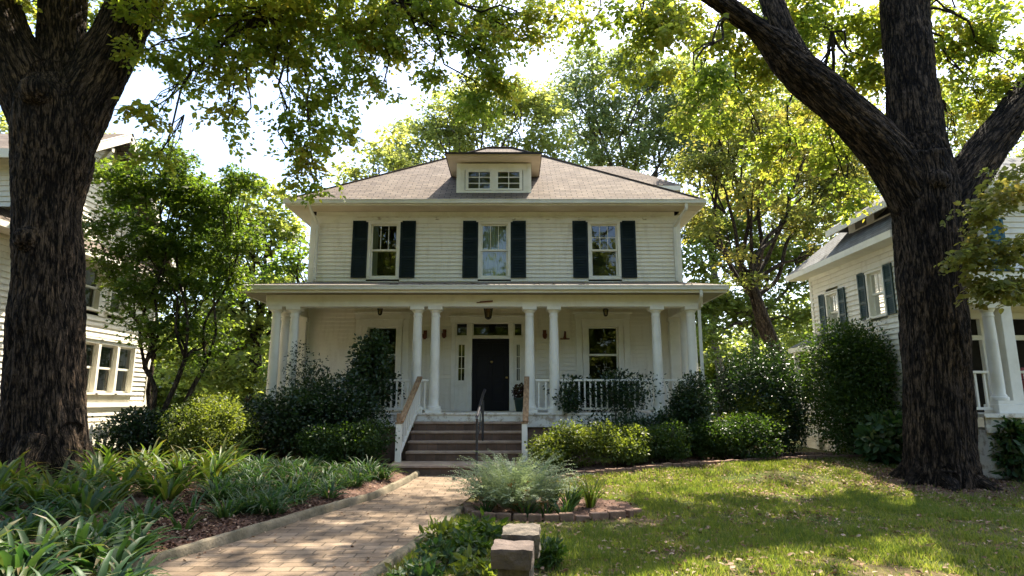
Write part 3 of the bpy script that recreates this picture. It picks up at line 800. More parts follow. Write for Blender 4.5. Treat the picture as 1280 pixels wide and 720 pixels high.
k_ = MB(); um = (DX0 + DX1) / 2
k_.lathe([(.012, 0), (.035, .015), (.045, .04), (.03, .065)], (um + .03, WY - .07, 2.52), 14)
k_.bar((um + .03, WY - .005, 2.56), (um + .03, WY - .07, 2.56), .02, .02)
k_.build('knocker', M['brass'], dr, smooth=True)
k_ = MB(); k_.lathe([(.01, -.03), (.03, -.02), (.034, 0), (.03, .02), (.01, .03)], (DX1 - .07, WY - .06, 2.12), 12)
k_.bar((DX1 - .07, WY, 2.12), (DX1 - .07, WY - .06, 2.12), .02, .02); k_.build('handle', M['brass'], dr, smooth=True)

# main roof
EX0, EX1, EY0, EY1, EZ = -6.48, 5.50, 16.62, 26.9, 7.12
RX, RY, RZ = -.45, 21.7, 10.9
r_ = MB(); hip_roof(r_, EX0 - .02, EX1 + .02, EY0 - .03, EY1, EZ + .012, RX - .5, RX + .5, RY, RZ); roof = r_.build('roof', M['roof'], H)
c_ = MB()
for A_, B_ in (((EX0, EY0, EZ + .02), (RX - .5, RY, RZ + .01)), ((EX1, EY0, EZ + .02), (RX + .5, RY, RZ + .01)), ((RX - .52, RY, RZ), (RX + .52, RY, RZ))):
    c_.bar(A_, B_, .2, .02)
c_.build('ridge_cap', mat('ridge_shingles', (.15, .11, .09), (.21, .155, .125), rough=.95, scale=9, bump=.4), roof)
e_ = MB()     # fascia, then soffit boards
e_.box(EX0, EX1, EY0, EY0 + .03, EZ - .16, EZ - .002); e_.box(EX0, EX1, EY1 - .03, EY1, EZ - .16, EZ - .002)
e_.box(EX0, EX0 + .03, EY0 + .031, EY1 - .031, EZ - .16, EZ - .002); e_.box(EX1 - .03, EX1, EY0 + .031, EY1 - .031, EZ - .16, EZ - .002)
e_.build('fascia', M['trim'], H)
e_ = MB(); zs = EZ - .13
e_.box(EX0 + .03, EX1 - .03, EY0 + .03, WY - .052, zs - .02, zs); e_.box(EX0 + .03, WX0 - .036, WY - .05, EY1 - .03, zs - .02, zs); e_.box(WX1 + .036, EX1 - .03, WY - .05, EY1 - .03, zs - .02, zs)
for k in range(4): e_.box(EX0 + .03, EX1 - .03, EY0 + .13 + k * .13, EY0 + .137 + k * .13, zs - .026, zs - .0201)
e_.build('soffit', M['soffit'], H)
g_ = MB(); g_.box(EX0 - .02, EX1 + .02, EY0 - .10, EY0 - .008, EZ - .12, EZ - .012); g_.box(EX0 - .02, EX1 + .02, EY0 - .115, EY0 - .1005, EZ - .03, EZ - .006)
g_.build('gutter', M['gutter'], H, bevel=.02)
def downspout(pts, w=.085):
    d = MB()
    for a, b in zip(pts[:-1], pts[1:]): d.bar(a, b, w, w * .75)
    d.build('downspout', M['gutter'], H, bevel=.012)
downspout([(4.95, EY0 - .05, EZ - .1), (4.95, EY0 - .05, EZ - .28), (4.76, WY - .09, EZ - .62), (4.76, WY - .09, 4.86)])
downspout([(-5.78, EY0 - .02, EZ - .12), (-5.78, EY0 + .2, EZ - .26), (-5.70, WY - .09, EZ - .55), (-5.70, WY - .09, 4.9)], .075)
# small wiring junctions under the eaves
j_ = MB()
for x in (-3.9, -2.2, .05, 1.05, 2.0, 3.9): j_.box(x - .05, x + .05, WY - .11, WY - .0505, 6.72, 6.79)
j_.bar((-4.6, WY - .06, 6.80), (4.4, WY - .06, 6.805), .012, .012)
j_.build('eave_cable', M['old_paint'], H)

# dormer
DZ0 = 7.42; DXL, DXR, DYF = -1.62, .55, 17.12
D_ = MB(); zt = 8.42
D_.box(DXL, DXL + .22, DYF, DYF + .12, DZ0, zt); D_.box(DXR - .22, DXR, DYF, DYF + .12, DZ0, zt)
D_.box(DXL + .22, DXR - .22, DYF + .002, DYF + .12, DZ0, DZ0 + .16); D_.box(DXL + .22, DXR - .22, DYF + .002, DYF + .12, zt - .2, zt)
D_.box((DXL + DXR) / 2 - .07, (DXL + DXR) / 2 + .07, DYF + .001, DYF + .119, DZ0 + .16, zt - .2)
for x in (DXL, DXR): 
    D_.poly([(x, DYF + .12, DZ0 - .2), (x, DYF + 2.2, zt), (x, DYF + .12, zt)])
    D_.box(x - .02 if x < 0 else x - .09, x + .09 if x < 0 else x + .02, DYF - .02, DYF - .001, DZ0 - .02, zt)
D_.box(DXL - .02, DXR + .02, DYF - .035, DYF - .021, DZ0 - .03, DZ0 + .1)
dm = D_.build('dormer', M['trim'], H)
xm = (DXL + DXR) / 2
for u0, u1 in ((DXL + .30, xm - .09), (xm + .09, DXR - .30)):
    s = MB(); a, b = DZ0 + .20, zt - .24
    s.box(u0 - .06, u0 + .03, DYF - .012, DYF + .03, a - .03, b + .03); s.box(u1 - .03, u1 + .06, DYF - .012, DYF + .03, a - .03, b + .03)
    s.box(u0 + .03, u1 - .03, DYF - .011, DYF + .03, b - .02, b + .03); s.box(u0 + .03, u1 - .03, DYF - .011, DYF + .03, a - .03, a + .02)
    um = (u0 + u1) / 2; s.box(um - .012, um + .012, DYF + .0, DYF + .028, a + .02, b - .02)
    for i in (1, 2): z = a + (b - a) * i / 3; s.box(u0 + .03, u1 - .03, DYF + .001, DYF + .027, z - .012, z + .012)
    s.build('dormer_window', M['trim'], dm)
    p = MB(); p.poly([(u0 + .02, DYF + .035, a), (u1 - .02, DYF + .035, a), (u1 - .02, DYF + .035, b), (u0 + .02, DYF + .035, b)]); p.build('dormer_pane', M['glass'], dm)
    p = MB()
    for k in range(11): z = a + (b - a) * k / 11; p.poly([(u0, DYF + .16, z), (u1, DYF + .16, z), (u1, DYF + .12, z + .055), (u0, DYF + .12, z + .055)])
    p.build('dormer_blind', M['blind'], dm)
q_ = MB(); x0, x1, y0, y1, z = DXL - .32, DXR + .32, DYF - .55, DYF + 3.0, zt + .10
q_.slope([(x0, y0, z + .03), (x1, y0, z + .03), (xm + .2, y0 + 1.55, z + .58), (xm - .2, y0 + 1.55, z + .58)])
q_.slope([(x1, y0, z + .03), (x1, y1, z + .03), (xm + .2, y1, z + .58), (xm + .2, y0 + 1.55, z + .58)])
q_.slope([(x0, y1, z + .03), (x0, y0, z + .03), (xm - .2, y0 + 1.55, z + .58), (xm - .2, y1, z + .58)])
q_.slope([(xm - .2, y0 + 1.55, z + .58), (xm + .2, y0 + 1.55, z + .58), (xm + .2, y1, z + .58), (xm - .2, y1, z + .58)])
q_.build('dormer_roof', M['roof'], dm)
q_ = MB(); q_.box(x0 + .02, x1 - .02, y0 + .02, y1, z - .02, z + .0); q_.box(x0 + .06, x1 - .06, y0 + .06, DYF - .0, z - .06, z - .021); q_.build('dormer_soffit', M['soffit'], dm)
q_ = MB(); q_.box(x0, x1, y0 - .004, y0 + .018, z - .03, z + .029); q_.box(x0, x0 + .018, y0 + .019, y1, z - .03, z + .029); q_.box(x1 - .018, x1, y0 + .019, y1, z - .03, z + .029)
q_.build('dormer_drip_edge', M['lantern'], dm)

# hipped dormer on the right-hand slope, seen over the roof
q_ = MB(); q_.box(1.5, 5.2, 20.55, 22.75, 7.2, 8.70); q_.build('side_dormer', M['siding'], H)
q_ = MB(); hip_roof(q_, .5, 5.85, 20.0, 23.2, 8.80, 1.0, 4.05, 21.6, 10.12); wing = q_.build('side_dormer_roof', M['roof'], H)
q_ = MB(); q_.box(.52, 5.83, 20.02, 20.05, 8.62, 8.795); q_.box(5.80, 5.83, 20.051, 23.18, 8.62, 8.795); q_.box(.6, 5.79, 20.06, 23.1, 8.64, 8.67); q_.build('side_dormer_fascia', M['trim'], wing)

# porch
PX0, PX1, PY = -6.0, 4.62, 15.2
FE = 14.84                                         # floor edge
q_ = MB(); n = 16
q_.box(PX0 - .2, PX1 + .2, FE, WY - .03, FZ - .05, FZ); q_.box(PX0 - .16, PX1 + .16, FE + .03, FE + .06, FZ - .34, FZ - .051)
q_.box(PX0 - .16, PX0 - .13, FE + .061, WY, FZ - .34, FZ - .051); q_.box(PX1 + .13, PX1 + .16, FE + .061, WY, FZ - .34, FZ - .051)
q_.build('porch_floor', M['old_paint'], H, bevel=.006)
q_ = MB(); q_.box(PX0, PX1, FE + .1, FE + .3, -.3, FZ - .06); q_.box(PX0, PX0 + .2, FE + .31, WY, -.3, FZ - .06); q_.box(PX1 - .2, PX1, FE + .31, WY, -.3, FZ - .06)
q_.build('porch_foundation', M['edge_brick'], H)
BZ0, BZ1 = 3.80, 4.10
q_ = MB(); bw = .16
q_.box(PX0 - bw, PX1 + bw, PY - bw, PY + bw, BZ0, BZ1); q_.box(PX0 - bw, PX0 + bw, PY + bw, WY - .03, BZ0, BZ1); q_.box(PX1 - bw, PX1 + bw, PY + bw, WY - .03, BZ0, BZ1)
q_.build('porch_beam', M['trim'], H, bevel=.008)
q_ = MB(); OX0, OX1, OY = -6.72, 5.25, 14.6
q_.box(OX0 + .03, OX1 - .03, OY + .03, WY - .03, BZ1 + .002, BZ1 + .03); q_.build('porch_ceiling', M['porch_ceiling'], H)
q_ = MB()
q_.box(OX0, OX1, OY, OY + .03, BZ1 - .02, 4.26); q_.box(OX0, OX0 + .03, OY + .031, WY + 1.2, BZ1 - .02, 4.26); q_.box(OX1 - .03, OX1, OY + .031, WY + 1.2, BZ1 - .02, 4.26)
q_.build('porch_fascia', M['trim'], H)
q_ = MB(); q_.box(OX0 - .02, OX1 + .02, OY - .09, OY - .008, 4.14, 4.245); q_.box(OX0 - .02, OX1 + .02, OY - .105, OY - .0905, 4.22, 4.252); q_.build('porch_gutter', M['gutter'], H, bevel=.02)
q_ = MB(); a = .02; zr = 4.265; zw = 4.86
q_.slope([(OX0 - a, OY - a, zr), (OX1 + a, OY - a, zr), (WX1 + .02, WY + .0, zw), (WX0 - .02, WY + .0, zw)])
q_.slope([(OX1 + a, OY - a, zr), (OX1 + a, WY + 1.2, zr), (WX1 + .02, WY + 1.2, 4.4), (WX1 + .02, WY, zw)])
q_.slope([(OX0 - a, WY + 1.2, zr), (OX0 - a, OY - a, zr), (WX0 - .02, WY, zw), (WX0 - .02, WY + 1.2, 4.4)])
q_.build('porch_roof', M['roof'], H)
q_ = MB(); rng = np.random.default_rng(5)
for k in range(60):      # leaves and twigs caught in the porch gutter
    x = OX0 + .3 + rng.random() * 11.3 if k < 25 else -3.2 + rng.random() * 5.2
    q_.bar((x, OY - .07 + .1 * rng.random(), 4.255), (x + rng.normal() * .16, OY - .08 + .2 * rng.random(), 4.27 + .03 * rng.random()), .02, .012)
q_.build('gutter_debris', M['stem'], H)
for i, x in enumerate((-5.93, -5.47, -2.37, -1.92, .44, 1.05, 3.62)):
    column(H, x, PY, FZ, BZ0)
column(H, -5.93, PY + .62, FZ, BZ0); column(H, 4.50, PY, FZ, BZ0); column(H, 4.50, PY + .55, FZ, BZ0)
for x in (PX0 + .04, PX1 - .04):
    q_ = MB(); q_.box(x - .13, x + .13, WY - .2, WY - .03, FZ, BZ0); q_.box(x - .16, x + .16, WY - .23, WY - .031, BZ0 - .12, BZ0 - .001)
    q_.build('pilaster', M['trim'], H, bevel=.006)
downspout([(4.60, OY - .04, 4.14), (4.60, OY - .04, 4.0), (4.66, PY - .2, 3.72), (4.66, PY - .2, .3)], .075)
for a, b in ((-5.35, -2.5), (-2.24, -2.05), (.57, .92), (1.18, 3.5), (3.75, 4.38)):
    baluster_rail(H, (a, PY), (b, PY), 1.98, FZ)

# steps up to the porch
SX0, SX1 = -2.32, .30
st = MB(); tr = MB()
ynos = [12.72, 13.62, 13.92, 14.22, 14.53]
for i, y in enumerate(ynos):
    y2 = ynos[i + 1] if i < 4 else FE + .03
    x0, x1 = (SX0 - .18, SX1 + .02) if i == 0 else (SX0, SX1)
    z = .2 * i
    st.box(x0 + .02, x1 - .02, y + .03, y2 + .03, -.25 if i == 0 else z - .001, z + .145)
    tr.box(x0, x1, y, y2 + (.028 if i < 4 else -.002), z + .147, z + .2)
sp = st.build('front_steps', M['step'], H); tr.build('tread', M['tread'], sp, bevel=.012)
for xb, xt in ((-2.43, -2.24), (.27, .36)):
    n_ = MB(); yb, yt, zb_, zt_ = 13.40, 14.95, .2, FZ
    n_.box(xb - .06, xb + .06, yb - .06, yb + .06, zb_, zb_ + .80); 
    nr = n_.build('step_railing', M['column'], H, bevel=.006)
    c = MB(); c.box(xb - .075, xb + .075, yb - .075, yb + .075, zb_ + .801, zb_ + .83)
    if xb < 0: c.box(xb - .05, xb + .035, yb - .04, yb + .02, zb_ + .831, zb_ + 1.02)
    c.build('newel_cap', M['old_wood'], nr)
    a, b = Vector((xb + (.03 if xb < 0 else .02), yb + .02, zb_ + .84)), Vector((xt, yt, 2.05))
    c = MB(); c.bar(a, b, .13, .045); c.build('handrail', M['old_wood'], nr, bevel=.008)
    c = MB(); o = Vector((0, 0, .045)); c.bar(a - o, b - o, .05, .05); lo = Vector((0, 0, .66)); c.bar(a - lo, b - lo, .05, .06)
    nb = 9
    for k in range(nb):
        p = a + (b - a) * ((k + .7) / nb); c.box(p.x - .018, p.x + .018, p.y - .018, p.y + .018, p.z - .65, p.z - .05)
    c.build('slat_panel', M['column'], nr)

# iron handrail in the middle of the steps
hr = MB()
p0, p1 = (-.71, 12.62, z0(-.71, 12.62) - .05), (-.66, 14.08, .6)
hr.tube([(p0[0], p0[1], 0.0), (p0[0], p0[1], 1.12)], .026, 10); hr.tube([p1, (p1[0], p1[1], 1.50)], .026, 10)
hr.tube([(p0[0], p0[1] - .12, 1.17), (p0[0] + .01, p0[1] - .02, 1.19), (p1[0], p1[1], 1.63), (p1[0] + .03, p1[1] + .22, 1.73)], .030, 10)
hr.tube([(p0[0], p0[1] - .12, 1.17), (p0[0], p0[1] - .15, 1.13), (p0[0], p0[1] - .12, 1.09), (p0[0], p0[1] - .04, 1.10)], .02, 10)
hr.tube([(p0[0], p0[1], .72), (p1[0], p1[1], 1.12)], .013, 8)
hr.tube([(p0[0], p0[1], 1.0), ((p0[0] + p1[0]) / 2, 13.2, .95), ((p0[0] + p1[0]) / 2, 13.5, 1.15), (p1[0], p1[1], 1.45)], .012, 8)
tag(hr.build('iron_handrail', M['iron'], None, auto=40), 'slender black iron handrail standing in the middle of the front steps', 'handrail')

# lanterns hanging from the porch ceiling
def lantern(label, x, y, zt, drop=.2, s=1.0):
    t = thing('hanging_lantern', label, 'lantern', (x, y, zt), 0, 'lanterns hanging from the porch ceiling')
    b = MB(); z = -drop
    b.tube([(0, 0, 0), (0, 0, z)], .010 * s, 6); b.lathe([(.05 * s, -.02), (.05 * s, 0)], (0, 0, 0), 12)
    b.lathe([(.145 * s, -.12 * s), (.14 * s, -.10 * s), (.06 * s, -.03 * s), (.02, 0)], (0, 0, z), 6)
    for k in range(6):
        a = math.pi / 3 * k + .0
        b.bar((.125 * s * math.cos(a), .125 * s * math.sin(a), z - .12 * s), (.085 * s * math.cos(a), .085 * s * math.sin(a), z - .38 * s), .014, .014)
    b.lathe([(.03, -.44 * s), (.09 * s, -.40 * s), (.09 * s, -.375 * s)], (0, 0, z), 6)
    b.build('frame', M['lantern'], t)
    g = MB(); g.lathe([(.08 * s, -.374 * s), (.118 * s, -.121 * s)], (0, 0, z), 6); g.build('glass', M['amber_glass'], t)
    g = MB(); g.tube([(0, 0, z - .37 * s), (0, 0, z - .24 * s)], .02, 8); g.build('candle', M['curtain'], t)
lantern('black hanging lantern in front of the transom over the front door', -.62, 15.75, BZ1, .13, .92)
lantern('dark hanging lantern before the right ground-floor window', 2.52, 16.2, BZ1, .15, .55)
lantern('dark hanging lantern before the left ground-floor window', -3.55, 16.2, BZ1, .12, .55)
b_ = MB(); b_.bar((-.80, PY - .20, 3.905), (-.48, PY - .20, 3.93), .03, .035); b_.tube([(-.80, PY - .2, 3.905), (-.85, PY - .2, 3.885), (-.88, PY - .19, 3.90)], .012, 6); b_.bar((-.64, PY - .165, 3.92), (-.64, PY - .21, 3.92), .02, .02)
tag(b_.build('bracket', M['rust'], None), 'small rusty iron bracket on the porch beam above the door', 'bracket')
# wall ornaments and sconces on the porch wall
def sconce(label, x, z, kind):
    if kind == 'tray':
        b = MB(); b.box(x - .13, x + .13, WY - .12, WY - .03, z - .03, z); b.tube([(x + .02, WY - .05, z), (x + .02, WY - .05, z + .2)], .02, 7)
        b.lathe([(.05, 0), (.03, .06), (.012, .2)], (x, WY - .06, z + .01), 8)
        tag(b.build('wall_shelf', M['rust'], None), label, 'wall shelf', 'small ornaments on the porch wall')
    else:
        b = MB(); b.box(x - .05, x + .05, WY - .05, WY - .028, z - .1, z + .12); b.tube([(x, WY - .04, z + .05), (x, WY - .14, z + .08), (x, WY - .15, z)], .012, 6)
        b.lathe([(.03, -.13), (.06, -.08), (.065, 0), (.02, .05)], (x, WY - .15, z - .01), 8)
        tag(b.build('wall_sconce', M['rust'], None), label, 'wall sconce', 'small ornaments on the porch wall')
sconce('rusty wall shelf with a pointed ornament, right of the paired columns', 1.50, 3.22, 'tray')
sconce('small rusty wall sconce seen between the left pair of porch columns', -2.47, 3.33, 'sconce')
sconce('small rusty wall sconce just left of the front door surround', -1.92, 3.36, 'sconce')
sconce('dark wall sconce just left of the innermost right porch column', .93, 3.34, 'sconce')
# potted plant by the door
t = thing('potted_plant', 'dark red-leaved plant in a green pot beside the front door', 'potted plant', (.25, 16.2, FZ))
b = MB(); b.lathe([(.13, 0), (.15, .02), (.19, .30), (.21, .31), (.21, .36), (.17, .36)], (0, 0, 0), 20); b.build('pot', M['pot'], t, auto=40)
rng = np.random.default_rng(8); n = 420; u = ball(rng, n) * [.27, .27, .2] + [0, 0, .52]
leaf_cloud('foliage', u, rng.normal(size=(n, 3)), rng.normal(size=(n, 3)) + [0, 0, .6], np.full(n, .075), .6, leafmat('dark_red_leaves', [(.05, .012, .012), (.03, .04, .015), (.08, .015, .015)], [(.1, .02, .02), (.08, .12, .02)], .3), t, rng.random(n))

# ------------------------------------------------------------------ neighbour on the left: tall saltbox gable turned to us sideways
N1 = thing('neighbour_house', 'white neighbouring house on the left, half hidden behind the large trunk and small tree', 'house')
a = -10.5; U0, U1 = 11.2, 17.7
AP = (14.9, 8.30); FE_ = (13.3, 7.3)
def clip1(z):
    lo = U0 if z < 5.0 else max(FE_[0] + .2, U0)
    if z > FE_[1]: lo = FE_[0] + (z - FE_[1]) / (AP[1] - FE_[1]) * (AP[0] - FE_[0])
    hi = U1 if z < 5.2 else AP[0] + (AP[1] - z) / (AP[1] - 5.1) * (U1 - AP[0])
    return (lo, max(lo + .02, hi))
wl = WB('right', a)
lw = [(14.75, 15.40), (15.50, 16.15), (16.25, 16.90)]; uw = [(14.55, 15.2), (15.65, 16.25)]
hol = [(14.7, 16.95, 1.66, 2.95)] + [(p - .05, q + .05, 3.7, 4.86) for p, q in uw]
siding(wl, U0, U1, .85, AP[1], hol, h=.13, clip=clip1)
s_ = WB('front', U0); siding(s_, -20, a, .85, 5.0, (), h=.13); wl.add(s_.v, s_.f)
s_ = WB('front', FE_[0] + .2); siding(s_, -20, a, 5.0, FE_[1], (), h=.13); wl.add(s_.v, s_.f)
s_ = WB('back', U1); siding(s_, -20, a, .85, 5.1, (), h=.13); wl.add(s_.v, s_.f)
wl.build('wall', M['siding'], N1)
for p, q in lw: sash_window(N1, 'right', a, p, q, 1.70, 2.90, trim=.05, head=.09, curtain=(0, 1, 'blind'))
for p, q in uw: sash_window(N1, 'right', a, p, q, 3.76, 4.80, trim=.08, head=.06, curtain=(0, 1, 'blind'))
t_ = WB('right', a)
t_.b(U0, U1, .028, .07, 1.32, 1.44); t_.b(U0, U1, .028, .05, .80, .92); t_.b(U1 - .12, U1 + .02, .027, .05, .9, 5.0)
t_.build('belt_course', M['trim'], N1)
f_ = MB(); f_.box(-20, a - .02, U0 + .02, U1 - .02, -.2, .84); f_.build('foundation', M['old_paint'], N1)
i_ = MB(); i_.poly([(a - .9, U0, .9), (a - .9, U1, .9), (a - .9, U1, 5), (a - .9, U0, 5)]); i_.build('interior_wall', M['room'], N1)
r_ = MB(); ov = .6
r_.slope([(-20, FE_[0] - .35, FE_[1] - .2), (a + ov, FE_[0] - .35, FE_[1] - .2), (a + ov, AP[0], AP[1] + .05), (-20, AP[0], AP[1] + .05)])
r_.slope([(a + ov, 18.1, 4.78), (-20, 18.1, 4.78), (-20, AP[0], AP[1] + .05), (a + ov, AP[0], AP[1] + .05)])
r_.slope([(-20, U0 - .4, 5.02), (a + .5, U0 - .4, 5.02), (a + .5, FE_[0] + .2, 5.9), (-20, FE_[0] + .2, 5.9)])
rf = r_.build('roof', M['roof'], N1)
r_ = MB()
r_.bar((a + ov - .04, AP[0], AP[1] - .06), (a + ov - .04, 18.1, 4.67), .06, .2); r_.bar((a + ov - .04, AP[0], AP[1] - .06), (a + ov - .04, FE_[0] - .35, FE_[1] - .31), .06, .2)
r_.box(-20, a + ov - .08, FE_[0] - .37, FE_[0] - .33, FE_[1] - .42, FE_[1] - .21)
for (yy, zz) in ((14.3, 7.75), (15.8, 7.3), (16.8, 6.1)): r_.bar((a + .05, yy, zz - .75), (a + ov - .1, yy, zz - .12), .09, .09); r_.bar((a + .02, yy, zz - .12), (a + ov - .05, yy, zz - .12), .09, .09)
r_.build('bargeboard', M['trim'], N1)
r_ = MB(); r_.slope([(a + .55, U0 - .2, 4.98), (a + .55, U1 + .2, 4.98), (a + .03, U1 + .1, 5.38), (a + .03, U0 - .1, 5.38)]); pr_ = r_.build('pent_roof', M['roof'], N1)
r_ = MB(); r_.box(a + .50, a + .56, U0 - .2, U1 + .2, 4.84, 4.965); r_.box(a + .05, a + .49, U0 - .15, U1 + .15, 4.86, 4.89); r_.build('pent_fascia', M['trim'], pr_)

# ------------------------------------------------------------------ neighbour on the right
N2 = thing('neighbour_house', 'white neighbouring house on the right with green side shutters and columned porch', 'house')
wl = WB('left', 9.0)
rw = [(14.45, 15.05, 3.55, 4.62), (16.55, 17.1, 3.42, 4.42)]
siding(wl, 13.6, 18.0, .3, 5.12, [(p - .05, q + .05, c - .05, d + .06) for p, q, c, d in rw], h=.13)
s_ = WB('back', 18.0); siding(s_, 9.0, 16, .3, 5.12, (), h=.13); wl.add(s_.v, s_.f)
s_ = WB('front', 12.9); siding(s_, 9.25, 18, 1.2, 6.0, [(9.75, 10.35, 3.95 + .35, 5.35), (9.4, 11.6, 1.2, 3.25)], h=.13); wl.add(s_.v, s_.f)
s_ = WB('left', 9.25); siding(s_, 12.9, 16, .3, 6.0, (), h=.13); wl.add(s_.v, s_.f)
wl.build('wall', M['siding'], N2)
for i, (p, q, c, d) in enumerate(rw):
    sash_window(N2, 'left', 9.0, p, q, c, d, trim=.07, head=.06, grid=(2, 1), low_grid=(2, 1) if i else (1, 1), curtain=(0, 1, 'blind') if i else (0, .4, 'curtain'))
    for u0, u1 in ((p - .42, p - .09), (q + .09, q + .42)): shutter(N2, 'left', 9.0, u0, u1, c - .06, d + .08, M['green_shutter'])
sash_window(N2, 'front', 12.9, 9.8, 10.3, 4.35, 5.3, trim=.08, head=.06, curtain=(0, 1, 'blind'))
for u0, u1 in ((9.34, 9.70), (10.40, 10.76)): shutter(N2, 'front', 12.9, u0, u1, 4.1, 5.42, M['teal_shutter'])
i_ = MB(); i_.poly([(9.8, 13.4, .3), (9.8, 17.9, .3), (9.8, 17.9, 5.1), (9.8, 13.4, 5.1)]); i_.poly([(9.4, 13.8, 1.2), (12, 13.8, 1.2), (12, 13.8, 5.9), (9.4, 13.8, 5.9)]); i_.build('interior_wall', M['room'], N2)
t_ = MB(); t_.box(8.96, 9.1, 17.9, 18.03, .25, 5.1); t_.box(8.94, 8.972, 13.6, 17.89, 4.98, 5.12); t_.box(8.93, 8.971, 13.6, 17.88, .3, .5); t_.build('corner_board', M['trim'], N2)
r_ = MB(); hip_roof(r_, 8.5, 16.5, 13.2, 18.5, 5.27, 11, 14, 15.85, 7.6)
hip_roof(r_, 8.75, 18.5, 12.4, 16.5, 6.12, 10.8, 16, 14.45, 7.5)
rf = r_.build('roof', M['grey_roof'], N2)
r_ = MB(); r_.box(8.49, 8.53, 13.2, 18.5, 5.10, 5.262); r_.box(8.531, 9.0, 13.2, 18.45, 5.10, 5.13); r_.box(8.74, 18.5, 12.39, 12.43, 5.95, 6.11); r_.box(8.74, 8.78, 12.431, 16.4, 5.95, 6.11); r_.box(8.781, 18.4, 12.431, 12.9, 5.97, 6.0)
r_.build('fascia', M['trim'], N2)
d_ = MB(); d_.box(9.3, 10.1, 15.1, 15.12, 5.7, 6.45); d_.box(9.28, 9.31, 15.0, 16.2, 5.6, 6.45); d_.slope([(9.2, 14.95, 6.46), (10.2, 14.95, 6.46), (10.2, 16.6, 6.75), (9.2, 16.6, 6.75)])
d_.build('dormer', M['trim'], N2)
d_ = MB(); d_.box(9.265, 9.279, 15.35, 15.85, 5.9, 6.3); d_.build('dormer_pane', M['blind'], N2)
# lean-to along the side, lattice under it
r_ = MB(); r_.slope([(8.2, 16.0, 3.0), (8.2, 18.1, 3.0), (8.98, 18.1, 3.38), (8.98, 16.0, 3.38)]); lt = r_.build('side_porch_roof', M['grey_roof'], N2)
r_ = MB(); r_.box(8.2, 8.25, 16.0, 18.1, 2.86, 2.99); r_.box(8.251, 8.97, 16.05, 18.05, 2.88, 2.91); r_.build('side_fascia', M['trim'], lt)
q_ = MB()
for y in (16.1, 17.0, 17.95): q_.box(8.3, 8.4, y - .05, y + .05, .15, 2.879)
for z in (.5, 1.25, 1.35): q_.box(8.325, 8.375, 16.1, 17.9, z, z + .07)
q_.build('side_porch_frame', M['column'], N2)
q_ = MB()
for k in range(17):
    y = 16.1 + k * .105
    q_.box(8.345, 8.355, y, y + .02, .57, 1.25)
for k in range(6): q_.box(8.336, 8.344, 16.1, 17.9, .62 + k * .11, .64 + k * .11)
q_.build('lattice_panel', M['column'], N2)
q_ = WB('left', 8.42); siding(q_, 16.1, 17.95, .15, .5, (), h=.115); q_.build('side_porch_skirt', M['siding'], N2)
# front porch
q_ = MB(); q_.box(8.75, 18, 11.5, 12.88, 1.18, 1.25); q_.box(8.8, 18, 11.56, 11.6, .9, 1.179); q_.build('porch_floor', M['old_paint'], N2)
q_ = MB(); q_.box(8.85, 18, 11.65, 12.8, -.2, .95); q_.build('porch_foundation', M['old_paint'], N2)
q_ = MB(); q_.box(8.8, 18, 11.72, 12.0, 3.34, 3.75); q_.box(8.45, 18.2, 11.3, 11.34, 3.72, 3.9); q_.box(8.46, 8.5, 11.341, 12.88, 3.72, 3.9); q_.box(8.501, 18, 11.342, 12.87, 3.751, 3.78); q_.build('porch_beam', M['trim'], N2)
q_ = MB(); q_.slope([(8.4, 11.26, 3.91), (18, 11.26, 3.91), (18, 12.88, 4.25), (8.4, 12.88, 4.25)]); q_.build('porch_roof', M['grey_roof'], N2)
column(N2, 9.36, 11.86, 1.42, 3.34, .11)
q_ = MB(); q_.box(9.53, 9.75, 11.75, 11.97, 1.42, 3.34); q_.box(9.18, 9.84, 11.68, 12.06, 1.25, 1.419); q_.build('square_post', M['column'], N2, bevel=.01)
baluster_rail(N2, (9.85, 11.86), (13, 11.86), 2.03, 1.25, step=.13, m='trim'); baluster_rail(N2, (8.85, 11.86), (9.2, 11.86), 2.03, 1.25, step=.12)
q_ = WB('front', 12.9)
for u0, u1 in ((9.3, 9.42), (9.95, 10.05), (10.5, 10.62), (11.5, 11.62)): q_.b(u0, u1, -.05, .05, 1.25, 3.3)
q_.b(9.42, 11.5, -.05, .045, 2.75, 2.85); q_.b(9.3, 11.62, -.05, .06, 3.2, 3.32); q_.build('door_frame', M['trim'], N2)
q_ = WB('front', 12.9); q_.b(10.05, 10.5, -.06, -.02, 1.25, 2.75); q_.build('front_door', M['door'], N2)
ch = thing('porch_chair', 'dark red metal chair on the right neighbour\'s porch', 'chair', (10.42, 12.25, 1.25))
b = MB(); b.box(-.28, .28, -.25, .27, .40, .43); b.build('seat', M['red_metal'], ch, bevel=.012)
b = MB()
for k in range(7):
    x = -.24 + .08 * k; b.box(x - .036, x + .036, .24 + .02 * abs(k - 3) * -.4, .262, .45, .90 - .022 * (k - 3) ** 2)
b.build('backrest', M['red_metal'], ch, bevel=.008)
for sx in (-1, 1):
    for sy in (-.22, .24): b = MB(); b.tube([(sx * .26, sy, 0), (sx * .25, sy * .95, .42)], .016, 8); b.build('leg', M['red_metal'], ch)
    b = MB(); b.tube([(sx * .28, .25, .66), (sx * .30, 0, .66), (sx * .29, -.22, .63), (sx * .27, -.23, .43)], .018, 8); b.build('armrest', M['red_metal'], ch)

